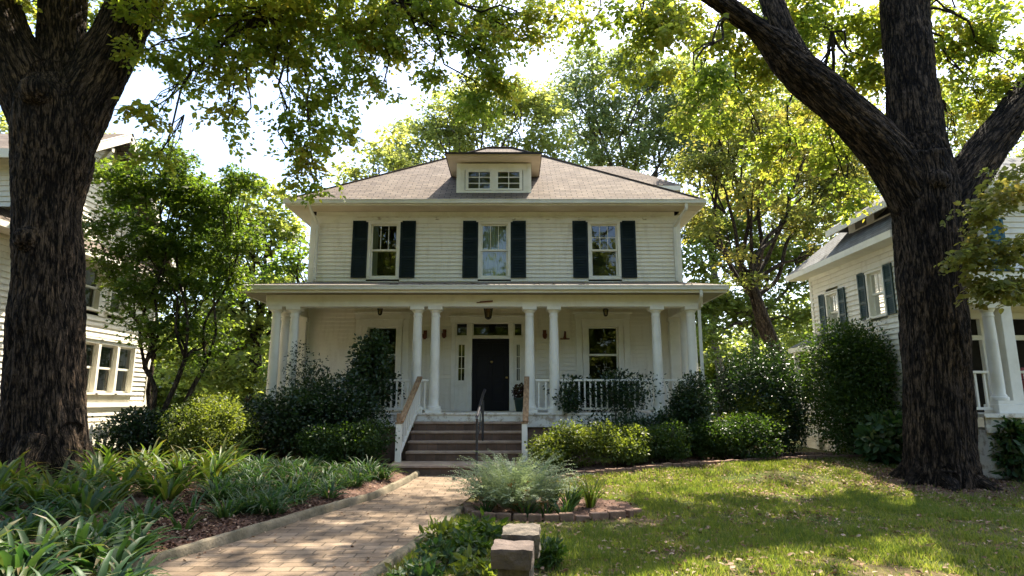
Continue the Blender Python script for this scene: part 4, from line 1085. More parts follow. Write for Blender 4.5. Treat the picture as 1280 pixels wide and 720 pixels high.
# low picket fence in front of the left neighbour
pf = thing('picket_fence', 'low weathered white picket fence beside the big trunk in front of the left house', 'fence', (-8.9, 12.9, z0(-8.9, 12.9)))
b = MB(); b.box(-1.2, 1.3, .02, .05, .25, .31); b.box(-1.2, 1.3, .02, .05, .62, .68); b.build('rail', M['old_paint'], pf)
b = MB()
for k in range(17):
    x = -1.15 + .15 * k; b.add([(x - .035, 0, 0), (x + .035, 0, 0), (x + .035, 0, .74), (x, 0, .82), (x - .035, 0, .74), (x - .035, .018, 0), (x + .035, .018, 0), (x + .035, .018, .74), (x, .018, .82), (x - .035, .018, .74)],
      [(0, 1, 2, 3, 4), (9, 8, 7, 6, 5), (1, 6, 7, 2), (2, 7, 8, 3), (3, 8, 9, 4), (4, 9, 5, 0)])
b.build('picket', M['old_paint'], pf)

# ------------------------------------------------------------------ edgings and the stone pier
def curb(name, label, cat, pts, wd, ht, m, seed=0, step=.1, wob=.012):
    rng = np.random.default_rng(seed); P_ = [np.array(p, float) for p in pts]; out = []
    for a_, b_ in zip(P_[:-1], P_[1:]):
        n = max(1, int(np.linalg.norm(b_ - a_) / step)); out += [a_ + (b_ - a_) * k / n for k in range(n)]
    out.append(P_[-1]); V = []; F_ = []
    for i, p in enumerate(out):
        t = out[min(i + 1, len(out) - 1)] - out[max(i - 1, 0)]; t /= np.linalg.norm(t); nn = np.array([t[1], -t[0]])
        zb = min(z0(*p), 0.0 if name == 'path_edging' else 9) - .06; h = ht + noise.noise((p[0] * 1.7, p[1] * 1.7, seed)) * wob * 1.5
        pr_ = [(-.5, 0), (-.5, .80), (-.36, .97), (0, 1.03), (.36, .96), (.5, .78), (.5, 0)]
        for u, v in pr_:
            q = p + nn * (u * wd * (1 + rng.normal() * .03) + noise.noise((p[0] * 3, p[1] * 3, seed + u)) * wob)
            V.append((q[0], q[1], zb + (h + .06) * v + rng.normal() * wob * .22))
    k = 7
    for i in range(len(out) - 1):
        for j in range(k - 1): F_.append((i * k + j, (i + 1) * k + j, (i + 1) * k + j + 1, i * k + j + 1))
    me = bpy.data.meshes.new(name); e = (len(out) - 1) * k
    me.from_pydata(V, [], F_ + [tuple(range(k)), tuple(range(e, e + k))[::-1]]); me.materials.append(m)
    for p in me.polygons: p.use_smooth = True
    me.set_sharp_from_angle(angle=R(45))
    return tag(link(name, me), label, cat)
curb('path_edging', 'long mossy concrete edging along the left side of the brick path', 'edging', [(float(pl(y)) - .07, y) for y in (2, 4, 5.28, 5.76, 6.76, 7.6, 8.46, 9.1, 9.75, 10.6, 11.6, 12.6)], .105, .125, M['edging'], 1)
curb('path_edging', 'low worn edging between the brick path and the weeds in front of the stone pier', 'edging', [(float(pr(y)) + .06, y) for y in (3, 5, 5.84, 7.0, 8.3, 8.9)], .11, .07, M['edging'], 2)
def brick_row(label, pts, seed, L_=.21, w_=.10, h_=.11):
    rng = np.random.default_rng(seed); b = MB(); P_ = [np.array(p, float) for p in pts]
    for a_, b_ in zip(P_[:-1], P_[1:]):
        d = np.linalg.norm(b_ - a_); n = max(1, int(round(d / L_)))
        for k in range(n):
            p = a_ + (b_ - a_) * (k + .03) / n; q = a_ + (b_ - a_) * (k + .97) / n; jz = rng.normal() * .008; z = z0(*((p + q) / 2)) + h_ / 2 - .02 + jz
            jt = rng.normal(size=2) * .008
            b.bar((p[0] + jt[0], p[1] + jt[1], z), (q[0] - jt[1], q[1] + jt[0], z + rng.normal() * .006), w_, h_)
    return tag(b.build('brick_edging', M['edge_brick'], None, bevel=.012), label, 'edging')
brick_row('low brick edging around the small island bed with the silvery fern', [(-.62, 9.0), (-.56, 8.5), (-.2, 8.28), (.4, 8.24), (1.0, 8.28), (1.5, 8.42), (1.72, 8.6)], 3)
brick_row('low brick edging between the lawn and the shrub bed right of the steps', [(.62, 12.0), (2.0, 12.2), (4.0, 12.95), (5.4, 13.8), (6.6, 14.1), (8.2, 14.5)], 4, h_=.10)
pier = thing('stone_pier', 'low stone pier with rough capstone at the foot of the path', 'stone pier', (.0, 4.35, 0), R(-5))
def rock(x0, x1, y0, y1, za, zb, m, name, seed, amp=.011):
    bm = bmesh.new(); bmesh.ops.create_cube(bm, size=1)
    bmesh.ops.subdivide_edges(bm, edges=bm.edges[:], cuts=7, use_grid_fill=True)
    for v in bm.verts:
        c = v.co.copy(); rnd = Vector((c.x, c.y, c.z)) * 2
        e = sum(abs(q) > .93 for q in rnd)
        if e >= 2: c *= .98 if e == 2 else .965
        v.co = Vector(((x0 + x1) / 2 + c.x * (x1 - x0), (y0 + y1) / 2 + c.y * (y1 - y0), (za + zb) / 2 + c.z * (zb - za)))
        v.co += noise.noise_vector(v.co * 7 + Vector((seed, 0, 0))) * amp + noise.noise_vector(v.co * 30 + Vector((seed, 3, 0))) * amp * .55
    me = bpy.data.meshes.new(name); bm.to_mesh(me); bm.free(); me.materials.append(m)
    for p in me.polygons: p.use_smooth = True
    me.set_sharp_from_angle(angle=R(40)); return link(name, me, pier)
rock(-.105, .12, -.02, .62, -.1, .20, M['stone'], 'base_course', 1); rock(-.10, .115, .0, .60, .205, .385, M['stone_top'], 'middle_course', 2)
rock(-.14, .14, -.05, .24, .39, .52, M['stone'], 'capstone', 3); rock(-.10, .17, .25, .66, .39, .555, M['stone_top'], 'capstone', 4, .018)

# ------------------------------------------------------------------ the two big oaks
def LB(pts, Y): return [(*P(px, py, Y + dy), px2m(r, Y + dy, P(px, py, Y + dy).z) * math.cos(math.atan((px - 640) / F))) for px, py, r, dy in pts]
def BL(px, py, Y, rx, ry, dens=1.0, rd=None, k=64):
    c = P(px, py, Y); s = px2m(1, Y, c.z); a, b = rx * s, ry * s
    return (c.x, c.y, c.z, a, rd or max(a, b) * .7, b, max(8, dens * k * math.pi * a * b))
def rel(b, o): return [(q[0] - o[0], q[1] - o[1], q[2] - o[2], *q[3:]) for q in b]
def shift_limbs(L_, o): return [[(q[0] - o[0], q[1] - o[1], q[2] - o[2], q[3]) for q in l] for l in L_]
def roots(base, r, angs, seed):
    rng = np.random.default_rng(seed); out = []
    for a in angs:
        x, y = math.cos(a), math.sin(a)
        out.append([(base[0] + x * r * .35, base[1] + y * r * .35, base[2] + .75, r * .42), (base[0] + x * r * .85, base[1] + y * r * .85, base[2] + .22, r * .30), (base[0] + x * r * 1.45, base[1] + y * r * 1.45, base[2] - .02, r * .16), (base[0] + x * r * 2.0, base[1] + y * r * 2.0, base[2] - .16, r * .10)])
    return out
def big_oak(label, base, limbs, blobs, hidden, hubs, leaf, seed, burls=(), knots=(), extra=None):
    t = thing('oak_tree', label, 'tree', base)
    hero_trunk('trunk', shift_limbs(limbs, base), M['bark'], t, seed=seed, burls=[((c[0] - base[0], c[1] - base[1], c[2] - base[2]), r) for c, r in burls])
    rng = np.random.default_rng(seed); paths = []
    hb = np.array(hubs) - np.array(base)
    RB = rel(blobs + hidden, base); SP = clumps(np.random.default_rng(seed + 1), RB, spread=.26)[0]; cut = np.cumsum([0] + [int(q[6]) for q in RB])
    for i, b in enumerate(RB):
        c = np.array(b[:3]); h = hb[np.linalg.norm(hb - c, axis=1).argmin()]
        L_ = np.linalg.norm(c - h); r0 = min(.045, .012 + .008 * L_)
        c = SP[cut[i]:cut[i + 1]].mean(0); paths.append((limb_path(rng, h, c, 6, .16, arch=.12), r0, .010))
        for q in range(6):
            m_ = h * .25 + c * .75; e = SP[rng.integers(cut[i], cut[i + 1])]
            paths.append((limb_path(rng, m_, e, 4, .2, sag=.06), r0 * .26, .004))
    branch_mesh('branch', paths, M['bark2'], t)
    crown('crown', seed + 1, rel(blobs + hidden, base), leaf, t, nleaf=14, L=.32, size=.092, ratio=.60, droop=.75, tmpl=HEX, spread=.26)
    for nm, lf, bl in (extra or []): crown(nm, seed + 7, rel(bl, base), lf, t, nleaf=14, L=.30, size=.085, ratio=.62, droop=.7, tmpl=HEX, spread=.26)
    return t
YL = 10.2
bl_ = P(52, 600, YL); baseL = (bl_.x, YL, z0(bl_.x, YL))
trunkL = [(54, 640, 66, 0), (54, 585, 60, 0), (55, 520, 54, 0), (57, 430, 49, 0), (60, 330, 45, 0), (62, 250, 45, 0), (66, 190, 53, 0), (68, 140, 52, 0), (66, 105, 36, 0)]
limbsL = [LB(trunkL, YL), LB([(60, 190, 38, 0), (38, 125, 38, -.1), (8, 50, 37, -.2), (-25, -30, 34, -.3), (-70, -140, 30, -.5), (-130, -260, 22, -.8)], YL),
          LB([(72, 170, 40, .1), (76, 90, 31, .25), (78, 10, 30, .4), (80, -90, 27, .6), (95, -220, 22, .8)], YL),
          LB([(80, 185, 40, .1), (108, 120, 37, .2), (140, 62, 33, .35), (168, 5, 30, .6), (205, -60, 26, 1.0), (260, -140, 18, 1.6)], YL)]
limbsL += roots((baseL[0], baseL[1], baseL[2]), .72, [R(q) for q in (-20, -75, -130, 160, 60)], 4)
visL = [BL(*q) for q in (
    (225, 20, 10.6, 60, 40), (200, 55, 10.3, 30, 26, .8), (255, 75, 10.6, 55, 42), (300, 35, 11, 60, 45), (340, 85, 11, 40, 40), (275, 130, 10.5, 24, 20, .9), (292, 165, 10.5, 20, 14, .8), (225, 105, 10.4, 22, 14, .7),
    (385, 30, 11, 60, 45), (385, 100, 11.2, 45, 45), (395, 165, 11.2, 38, 40), (378, 205, 11.2, 26, 26), (402, 235, 11.3, 17, 16, .9), (425, 140, 11.3, 26, 40, .8), (350, 150, 11, 18, 26, .7),
    (455, 30, 11.6, 55, 40, 1.1), (520, 22, 12, 60, 36, 1.1), (490, 65, 11.8, 40, 24), (445, 85, 11.6, 28, 32, .8), (535, 85, 12, 26, 22, .9),
    (590, 30, 12, 56, 42, 1.1), (610, 85, 12, 40, 38, 1.1), (590, 125, 12, 30, 24, 1.1), (632, 110, 12, 22, 20, .9), (650, 25, 12.2, 40, 28), (690, 20, 12.2, 30, 22, .8), (470, 108, 11.7, 16, 16, .7),
    (118, 30, 11.3, 14, 34, .8), (30, 12, 11, 14, 12, .8), (195, 190, 10.4, 18, 12, 3), (185, 140, 10.2, 12, 24, 2.5))]
hidL = [(*q[:6], q[6] * 2.6) for q in [(-7, 9, 10.5, 2.6, 2.6, 1.6, 330), (-4.2, 10.5, 10.2, 2.2, 2.4, 1.4, 300), (-9.5, 11.5, 11, 2.6, 2.6, 1.8, 300), (-6, 13, 12, 2.8, 2.6, 1.6, 300), (-10.5, 8, 9.5, 2, 2.4, 1.5, 220), (-4, 7.5, 10.2, 2.2, 2.0, 1.2, 220), (-2.0, 12.3, 11.6, 2.2, 2.2, 1.0, 330), (-3.8, 14, 12.6, 2.2, 2.2, 1.0, 260), (-.2, 14.2, 13.2, 2.0, 2.0, .9, 200)]]
hubsL = [limbsL[1][-1][:3], limbsL[2][-1][:3], limbsL[3][-1][:3], limbsL[3][-2][:3], tuple(P(330, 10, 10.9)), tuple(P(500, 0, 11.6))]
bu = P(62, 308, YL)
big_oak('massive dark-barked oak with three limbs at the left edge of the front garden', baseL, limbsL, visL, hidL, hubsL, M['oak_leaf'], 11,
        burls=[((bu.x - .02, YL - .50, bu.z), .19), ((P(78, 135, YL).x, YL - .55, P(78, 135, YL).z), .24)])
mainL = MB(); 
YR = 11.4
bR = P(1175, 606, YR); baseR = (bR.x, YR, z0(bR.x, YR))
trunkR = [(1178, 640, 60, 0), (1177, 600, 52, 0), (1175, 560, 47, 0), (1171, 480, 44, 0), (1166, 380, 43, 0), (1160, 300, 43, 0), (1153, 240, 44, 0), (1146, 200, 42, 0)]
limbsR = [LB(trunkR, YR), LB([(1150, 262, 36, 0), (1108, 192, 31, -.1), (1055, 138, 27, -.2), (1000, 88, 25, -.3), (958, 46, 15, -.5), (915, 14, 12, -.7), (870, -22, 12, -1.), (815, -60, 9, -1.3)], YR),
          LB([(1005, 92, 21, -.3), (982, 50, 16, -.2), (965, 5, 14, 0), (950, -60, 14, .3), (930, -140, 10, .5)], YR),
          LB([(1152, 235, 44, .05), (1143, 150, 35, .15), (1136, 70, 31, .25), (1131, -10, 29, .3), (1128, -110, 25, .3), (1135, -230, 18, .3)], YR),
          LB([(1172, 285, 38, 0), (1207, 222, 30, .1), (1250, 165, 27, .2), (1298, 105, 25, .3), (1360, 40, 22, .4), (1430, -40, 16, .5)], YR)]
limbsR += roots((baseR[0], baseR[1], baseR[2]), .52, [R(q) for q in (-15, -60, -110, -160, 150, 60)], 6)
visR = [BL(q[0], q[1], q[2] - (2.3 if q[0] <= 870 else 0), *q[3:]) for q in (
    (740, 18, 12.6, 40, 24, .8), (790, 25, 12.4, 45, 34), (845, 35, 12.2, 50, 45), (800, 75, 12.6, 34, 24, .8), (860, 90, 12.4, 45, 36), (905, 60, 12, 50, 45, 1.1), (850, 130, 12.8, 30, 22, .7), (905, 130, 12.8, 40, 34, .9),
    (950, 100, 12.6, 45, 40), (960, 30, 12.6, 50, 40, 1.1), (1020, 25, 12.8, 50, 40, 1.1), (1060, 60, 12.8, 40, 45, 1.1), (1090, 25, 12.6, 40, 40, 1.1), (1085, 105, 12.8, 34, 34, .9), (1000, 150, 13, 40, 34, .8), (950, 180, 13, 34, 30, .6), (1040, 195, 13, 34, 34, .7), (1075, 165, 13, 26, 30, .7),
    (1190, 30, 12.2, 36, 45, 1), (1235, 40, 12, 46, 50, 1), (1270, 90, 12, 34, 45, 1), (1205, 110, 12.4, 30, 40, .9), (1195, 165, 12.4, 12, 30, .6), (1230, 130, 12.4, 30, 26, .6), (990, 215, 13, 34, 26, .6), (1055, 250, 13, 34, 26, .7))]
lowR = [BL(*q, k=190) for q in ((1250, 255, 9.8, 26, 26, .9), (1225, 310, 9.8, 22, 26, .9), (1262, 300, 9.8, 22, 30, .8), (1240, 350, 9.8, 26, 22, 1), (1275, 360, 9.8, 18, 18, .8), (1272, 215, 9.8, 16, 22, .6))]
hidR = [(*q[:6], q[6] * (.8 if i_ < 4 else .42)) for i_, q in enumerate([(2.3, 13.2, 13.8, 1.9, 2.0, .9, 300), (3.2, 15.5, 14.2, 2.4, 2.6, 1.2, 430), (5.6, 17.0, 14.5, 2.2, 2.4, 1.2, 300), (1.6, 17.5, 15.2, 2.0, 2.4, 1.0, 420), (8, 11.5, 11.5, 2.8, 2.6, 1.5, 330), (5.2, 12.5, 11.8, 2.4, 2.4, 1.3, 230), (10.5, 12.5, 10.5, 2.6, 2.6, 1.8, 300), (7.5, 15, 12.5, 2.8, 2.6, 1.5, 260), (12, 9, 9.5, 2.6, 2.6, 1.8, 260), (3.6, 10.2, 11.2, 1.9, 1.8, 1.0, 120), (11, 16, 12, 2.6, 2.4, 1.6, 260), (14, 13, 11, 2.6, 2.6, 1.8, 260), (9, 18.5, 13.5, 2.6, 2.4, 1.4, 200)])]
hubsR = [limbsR[1][-1][:3], limbsR[1][-3][:3], limbsR[2][-1][:3], limbsR[3][-1][:3], limbsR[4][-1][:3], limbsR[3][-3][:3], tuple(P(1040, 40, 12.4)), tuple(P(900, 30, 12))]
big_oak('massive dark-barked oak standing on the lawn at the right', baseR, limbsR, visR, hidR, hubsR, M['oak_leaf'], 21, extra=[('low_branch_leaves', M['yellow_leaf'], lowR)],
        burls=[((P(1150, 236, YR).x, YR - .46, P(1150, 236, YR).z), .22)])

# ------------------------------------------------------------------ other trees
def tree_px(name, label, bx, Y, blobs, leaf, bark, group=None, seed=1, k=9, **kw):
    x = (bx - 640) * (Y * math.cos(PITCH)) / F; b = (x, Y, z0(x, Y))
    return yard_tree(name, label, 'tree', b, rel([BL(*q, k=k) for q in blobs], b), leaf, bark, group=group, seed=seed, **kw)
tree_px('maple_tree', 'small dark green multi-stemmed maple in front of the left house', 200, 13.4,
        [(150, 235, 13, 36, 30), (195, 225, 13.6, 42, 34), (250, 240, 13.6, 44, 34), (300, 225, 13.4, 30, 24, .7), (125, 300, 12.8, 24, 30, .8), (180, 290, 13, 40, 34), (240, 300, 13.8, 44, 34), (290, 290, 13.6, 30, 34, .8), (150, 360, 12.9, 34, 34, .8), (215, 365, 13.6, 40, 34, .8), (270, 360, 13.7, 36, 36, .8), (235, 430, 13.5, 34, 30, .6), (185, 420, 13, 26, 30, .5), (265, 420, 13.8, 26, 30, .6), (220, 190, 13.6, 26, 18, .6)],
        M['maple_leaf'], M['bark2'], seed=31, k=190, r0=.065, stems=4, fork_at=.28, nleaf=13, L=.32, size=.085, ratio=.7, droop=.4, tmpl=LOB, spread=.24)
tree_px('young_tree', 'yellow-green leaning tree with dark forked trunks right of the white house', 985, 21.5,
        [(880, 210, 21, 34, 34), (915, 160, 21, 40, 40), (965, 150, 21.5, 44, 40), (1010, 190, 22, 40, 40), (890, 290, 21, 26, 34, .8), (940, 230, 21, 40, 34), (990, 265, 22, 40, 36, .8), (1040, 250, 22, 40, 40), (1030, 310, 22, 30, 26, .6), (920, 340, 21, 26, 26, .5), (870, 120, 21, 34, 34, .8), (1060, 190, 22, 40, 40)],
        M['yellow_leaf'], M['bark2'], seed=33, k=52, r0=.17, stems=3, fork_at=.36, lean=(-1.2, 0), nleaf=12, L=.5, size=.115, ratio=.62, spread=.3)
bgk = dict(nleaf=10, L=.8, size=.20, ratio=.62, tmpl=RHO, spread=.3)
GR = 'trees behind the houses'
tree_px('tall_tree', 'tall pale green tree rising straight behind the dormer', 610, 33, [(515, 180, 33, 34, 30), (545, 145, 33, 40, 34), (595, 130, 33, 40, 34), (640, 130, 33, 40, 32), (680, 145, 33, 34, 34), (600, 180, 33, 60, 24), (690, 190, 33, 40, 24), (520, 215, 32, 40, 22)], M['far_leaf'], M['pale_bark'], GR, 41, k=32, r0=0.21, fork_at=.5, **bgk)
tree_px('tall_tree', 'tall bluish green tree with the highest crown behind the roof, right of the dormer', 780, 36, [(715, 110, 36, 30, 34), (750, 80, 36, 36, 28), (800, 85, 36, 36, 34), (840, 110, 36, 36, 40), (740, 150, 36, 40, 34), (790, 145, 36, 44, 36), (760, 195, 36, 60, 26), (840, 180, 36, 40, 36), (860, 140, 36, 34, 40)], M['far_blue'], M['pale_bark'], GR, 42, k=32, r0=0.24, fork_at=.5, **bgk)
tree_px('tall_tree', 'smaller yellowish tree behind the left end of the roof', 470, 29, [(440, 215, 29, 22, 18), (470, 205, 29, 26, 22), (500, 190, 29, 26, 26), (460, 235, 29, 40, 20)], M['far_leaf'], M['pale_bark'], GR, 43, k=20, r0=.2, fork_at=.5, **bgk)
tree_px('broad_tree', 'sunny yellow-green tree filling the gap left of the white house', 315, 24, [(270, 265, 24, 40, 34), (320, 255, 24, 40, 30), (355, 280, 24, 34, 34), (300, 320, 24, 50, 40), (350, 345, 24, 40, 40), (255, 340, 24, 40, 40), (310, 390, 24, 50, 40), (360, 410, 24, 34, 36), (270, 420, 24, 40, 36), (330, 460, 23, 50, 30), (245, 465, 23, 40, 30)], M['bright_leaf'], M['bark2'], GR, 44, k=32, r0=.25, fork_at=.35, **bgk)
tree_px('broad_tree', 'shady dark tree close to the left wall of the white house', 378, 20.5, [(375, 300, 20.5, 18, 22), (370, 335, 20.5, 24, 26), (378, 375, 20.5, 20, 30), (365, 420, 20.5, 24, 30), (372, 465, 20, 24, 26)], M['maple_leaf'], M['bark2'], GR, 45, k=30, r0=.12, fork_at=.3, nleaf=12, L=.5, size=.13, ratio=.6)
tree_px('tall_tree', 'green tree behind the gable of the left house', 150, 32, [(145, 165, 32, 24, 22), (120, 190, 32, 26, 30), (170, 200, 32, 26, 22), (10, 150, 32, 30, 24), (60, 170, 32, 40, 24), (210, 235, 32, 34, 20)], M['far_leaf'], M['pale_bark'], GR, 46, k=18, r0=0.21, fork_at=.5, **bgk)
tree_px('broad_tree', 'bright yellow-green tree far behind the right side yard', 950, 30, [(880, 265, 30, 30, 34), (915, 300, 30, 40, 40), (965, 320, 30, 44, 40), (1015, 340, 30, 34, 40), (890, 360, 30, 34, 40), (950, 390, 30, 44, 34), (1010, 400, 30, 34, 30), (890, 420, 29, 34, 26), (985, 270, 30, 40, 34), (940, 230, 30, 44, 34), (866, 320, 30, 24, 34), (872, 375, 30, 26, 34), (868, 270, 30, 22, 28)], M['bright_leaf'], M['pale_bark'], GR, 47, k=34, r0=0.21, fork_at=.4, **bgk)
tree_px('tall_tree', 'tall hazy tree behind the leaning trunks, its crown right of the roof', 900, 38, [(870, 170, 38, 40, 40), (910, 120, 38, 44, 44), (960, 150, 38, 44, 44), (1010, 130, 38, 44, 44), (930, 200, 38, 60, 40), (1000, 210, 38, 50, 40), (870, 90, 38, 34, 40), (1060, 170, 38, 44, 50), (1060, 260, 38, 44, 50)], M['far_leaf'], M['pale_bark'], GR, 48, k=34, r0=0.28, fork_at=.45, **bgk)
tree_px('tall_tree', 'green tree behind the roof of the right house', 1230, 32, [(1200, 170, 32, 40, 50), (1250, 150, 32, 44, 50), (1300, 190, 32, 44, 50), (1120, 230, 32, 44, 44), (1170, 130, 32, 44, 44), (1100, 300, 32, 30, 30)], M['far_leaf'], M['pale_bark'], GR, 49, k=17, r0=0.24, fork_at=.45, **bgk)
# the wood behind everything, plus unseen trees added to darken the porch
rng = np.random.default_rng(60); bl = []
for i in range(46):
    a_ = R(-52 + 104 * i / 45); rr = 46 + 8 * rng.random(); h = 5 + 4 * rng.random()
    bl.append((rr * math.sin(a_), rr * math.cos(a_), h * .5, 3.4, 2.5, h * .55, 600))
for i in range(22):  # added tree ring behind the camera, blocks low sky light from the porch
    a_ = R(115 + 130 * i / 21); rr = 22 + 6 * rng.random(); h = 14 + 5 * rng.random()
    bl.append((rr * math.sin(a_), rr * math.cos(a_), h * .5, 3.2, 2.5, h * .5, 900))
for i in range(12):  # added unseen canopy, shades the ground behind the camera to cut bounce light
    bl.append((-26 + 52 * rng.random(), -24 + 20 * rng.random(), 8 + 3 * rng.random(), 3.2, 3.2, 1.8, 500))
tl = crown('far_wood_and_shade_trees', 61, bl, M['bright_leaf'], None, nleaf=9, L=1.0, size=.36, ratio=.65, tmpl=RHO, spread=.3)
tl['kind'] = 'stuff'

# ------------------------------------------------------------------ shrubs round the house
def sh(label, x, y, rx, ry, h, n, leaf, seed, group=None, name='shrub', cat='shrub', **kw):
    return shrub(name, label, cat, x, y, z0(x, y), rx, ry, h, n, M[leaf], seed=seed, group=group, **kw)
GP = 'shrubs planted round the white house'
sh('large dark glossy shrub in front of the left corner columns of the porch', -4.4, 14.05, 1.5, .75, 1.78, 17000, 'dark_leaf', 71, GP, size=.07, rag=.22, lobes=18)
sh('low dark shrub left of the foot of the front steps', -3.5, 13.3, .92, .6, 1.0, 9000, 'shrub_leaf', 72, GP)
sh('tall loose dark bush rising in front of the left porch window', -3.35, 14.62, .66, .38, 3.15, 5200, 'dark_leaf', 73, GP, size=.08, rag=.35, bare=.34, stems=4)
sh('dark shrub reaching up behind the left corner shrub, beside the porch wall', -4.75, 14.72, .62, .30, 2.5, 4500, 'dark_leaf', 74, GP, rag=.25, low=.8)
sh('yellow-green rounded shrub under the small maple, its right side sunlit', -6.25, 12.7, .86, .7, 1.42, 13000, 'azalea_leaf', 75, GP, size=.05, rag=.18)
sh('dark low shrub between the big left trunk and the yellow-green shrub', -7.75, 12.9, .85, .6, 1.15, 9000, 'dark_leaf', 76, GP)
sh('dark shrub in deep shade against the left end of the porch', -6.0, 14.7, .8, .6, 1.35, 8000, 'dark_leaf', 77, GP)
sh('sunlit yellow-green azalea nearest the right step railing', 1.12, 12.68, .70, .52, .92, 10000, 'azalea_leaf', 78, 'azaleas right of the steps', size=.048, rag=.2)
sh('sunlit yellow-green azalea in the middle of the row right of the steps', 2.25, 12.9, .64, .5, .86, 9000, 'azalea_leaf', 79, 'azaleas right of the steps', size=.048, rag=.2)
sh('smaller darker azalea at the right end of the row by the steps', 3.2, 13.3, .55, .45, .8, 6500, 'shrub_leaf', 80, 'azaleas right of the steps', size=.048, rag=.2)
sh('thin shrub twining over the porch railing beside the right pair of columns', 1.38, 14.85, .34, .22, 1.95, 1000, 'dark_leaf', 81, GP, size=.065, rag=.35, bare=.42, stems=3)
sh('thin shrub reaching over the porch railing below the right porch window', 2.75, 14.85, .8, .22, 2.0, 1500, 'dark_leaf', 82, GP, size=.065, rag=.4, bare=.45, stems=4, lobes=16)
shrub('porch_plant', 'dark leafy plants filling the porch behind the right railing, below the window', 'plant', 2.35, 15.62, FZ, 1.15, .26, .98, 7000, M['dark_leaf'], seed=181, group='plants behind the porch railings', size=.07, rag=.25, lobes=18, stems=6)
shrub('porch_plant', 'dark leafy plants on the porch behind the left railing', 'plant', -3.35, 15.6, FZ, .75, .26, 1.05, 4500, M['dark_leaf'], seed=182, group='plants behind the porch railings', size=.07, rag=.25, lobes=14, stems=5)
sh('dense dark shrub at the right corner of the porch, below the last columns', 4.0, 14.35, .72, .5, 2.0, 10000, 'dark_leaf', 83, GP, rag=.2)
sh('dark low shrub filling the space under the right porch railing', 2.7, 14.2, 1.35, .35, .95, 6500, 'dark_leaf', 84, GP, size=.065, rag=.35, lobes=16)
sh('spreading mid-green shrub beyond the right porch corner at the lawn edge', 4.95, 14.1, 1.0, .6, 1.0, 12000, 'shrub_leaf', 85, GP, rag=.15)
sh('pale-leaved shrub behind the spreading shrub near the downspout', 5.65, 15.0, .78, .55, 1.5, 8500, 'azalea_leaf', 86, GP, size=.06, rag=.18)
sh('tall clipped dark green bush at the right of the white house', 6.28, 15.6, 1.02, .95, 2.72, 32000, 'dark_leaf', 87, size=.06, rag=.1, lobes=34)
sh('tallest rounded bush, against the side of the right house', 8.1, 14.8, 1.08, 1.0, 3.15, 34000, 'shrub_leaf', 88, size=.06, rag=.12, lobes=34)
sh('broad-leaved low hydrangea left of the right oak trunk', 7.95, 13.3, .52, .5, .95, 1900, 'strap_leaf', 89, name='hydrangea', size=.15, ratio=.6, rag=.1)
sh('broad-leaved bush with pale glints at the right edge of the lawn', 9.85, 12.0, .85, .6, .98, 3600, 'dark_leaf', 90, size=.13, ratio=.5, rag=.1)
sh('broad-leaved bush just right of the right oak trunk, below the neighbour porch', 9.25, 11.45, .42, .2, 1.12, 900, 'strap_leaf', 91, size=.13, ratio=.5, rag=.1)

# ------------------------------------------------------------------ the bed left of the path
rng = np.random.default_rng(100)
def plants(name, label, cat, group, protos, spots, smin=.85, smax=1.2):
    for i, (x, y) in enumerate(spots):
        if i < len(protos): o = protos[i]
        else:
            o = protos[i % len(protos)].copy(); COL.objects.link(o)
        s = smin + (smax - smin) * rng.random()
        o.location = (x, y, z0(x, y)); o.rotation_euler = (0, 0, rng.random() * 6.28); o.scale = (s, s, s * (.9 + .2 * rng.random()))
        tag(o, label, cat, group)
def pxs(l, z=.13): return [tuple(G(px, py, z)[:2]) for px, py in l]
big = [strap_mesh(200 + k, 34, .52, .062, M['strap_leaf'], 1.15, .25, name='strap_plant') for k in range(3)]
plants('strap_plant', 'blue-green strap-leaved clump in the foreground bed at the lower left', 'plant', 'strap-leaved clumps at the lower left', big,
       pxs([(5, 640), (55, 655), (105, 648), (150, 660), (-10, 690), (45, 705), (95, 700), (140, 700), (15, 745), (70, 760), (120, 735), (-35, 720), (30, 800), (-60, 660), (85, 640), (-20, 650), (30, 672), (80, 680), (125, 680), (168, 682), (20, 720), (165, 720), (180, 655)]), .85, 1.2)
li = [strap_mesh(230 + k, 30, .56, .060, M['lily_leaf'], 1.05, .42, name='lily_plant') for k in range(4)]
plants('lily_plant', 'yellow-green lily clump with browning leaves around the foot of the left oak', 'plant', 'lily clumps round the left oak', li,
       pxs([(-10, 625), (25, 618), (70, 622), (112, 618), (150, 622), (190, 618), (225, 612), (262, 606), (105, 592), (145, 596), (185, 590), (225, 592), (20, 600), (65, 598), (275, 592), (205, 602), (125, 606), (45, 605), (5, 612), (130, 632), (90, 634), (170, 606), (245, 600), (210, 622), (50, 632), (235, 580), (200, 578), (165, 580), (130, 582), (290, 584), (270, 578)], .2), .95, 1.35)
lo = [strap_mesh(250 + k, 46, .42, .032, M['strap_leaf'], 1.15, .32, name='liriope') for k in range(4)]
sp = []
for r_i, (py, xa, xb) in enumerate(((588, 285, 478), (596, 270, 490), (606, 265, 478), (616, 268, 450), (626, 262, 415), (636, 275, 370))):
    n = int((xb - xa) / 15)
    sp += [(xa + (xb - xa) * (i + .5 * (r_i % 2)) / n + rng.normal() * 3, py + rng.normal() * 2) for i in range(n)]
sp = [p for p in pxs(sp, .16) if p[0] < pl(p[1]) - .3]
plants('liriope', 'fine-leaved liriope clump in the drift beside the path edging', 'plant', 'liriope clumps in the left bed', lo, sp, .8, 1.15)
sc_ = [strap_mesh(270 + k, 12, .34, .035, M['strap_leaf'], 1, .5, name='seedling') for k in range(2)]
plants('seedling', 'small sparse strap-leaved seedling in the bare mulch near the path', 'plant', 'seedlings in the bare mulch', sc_, pxs([(205, 645), (228, 660), (190, 628), (240, 640), (215, 625)], .12))

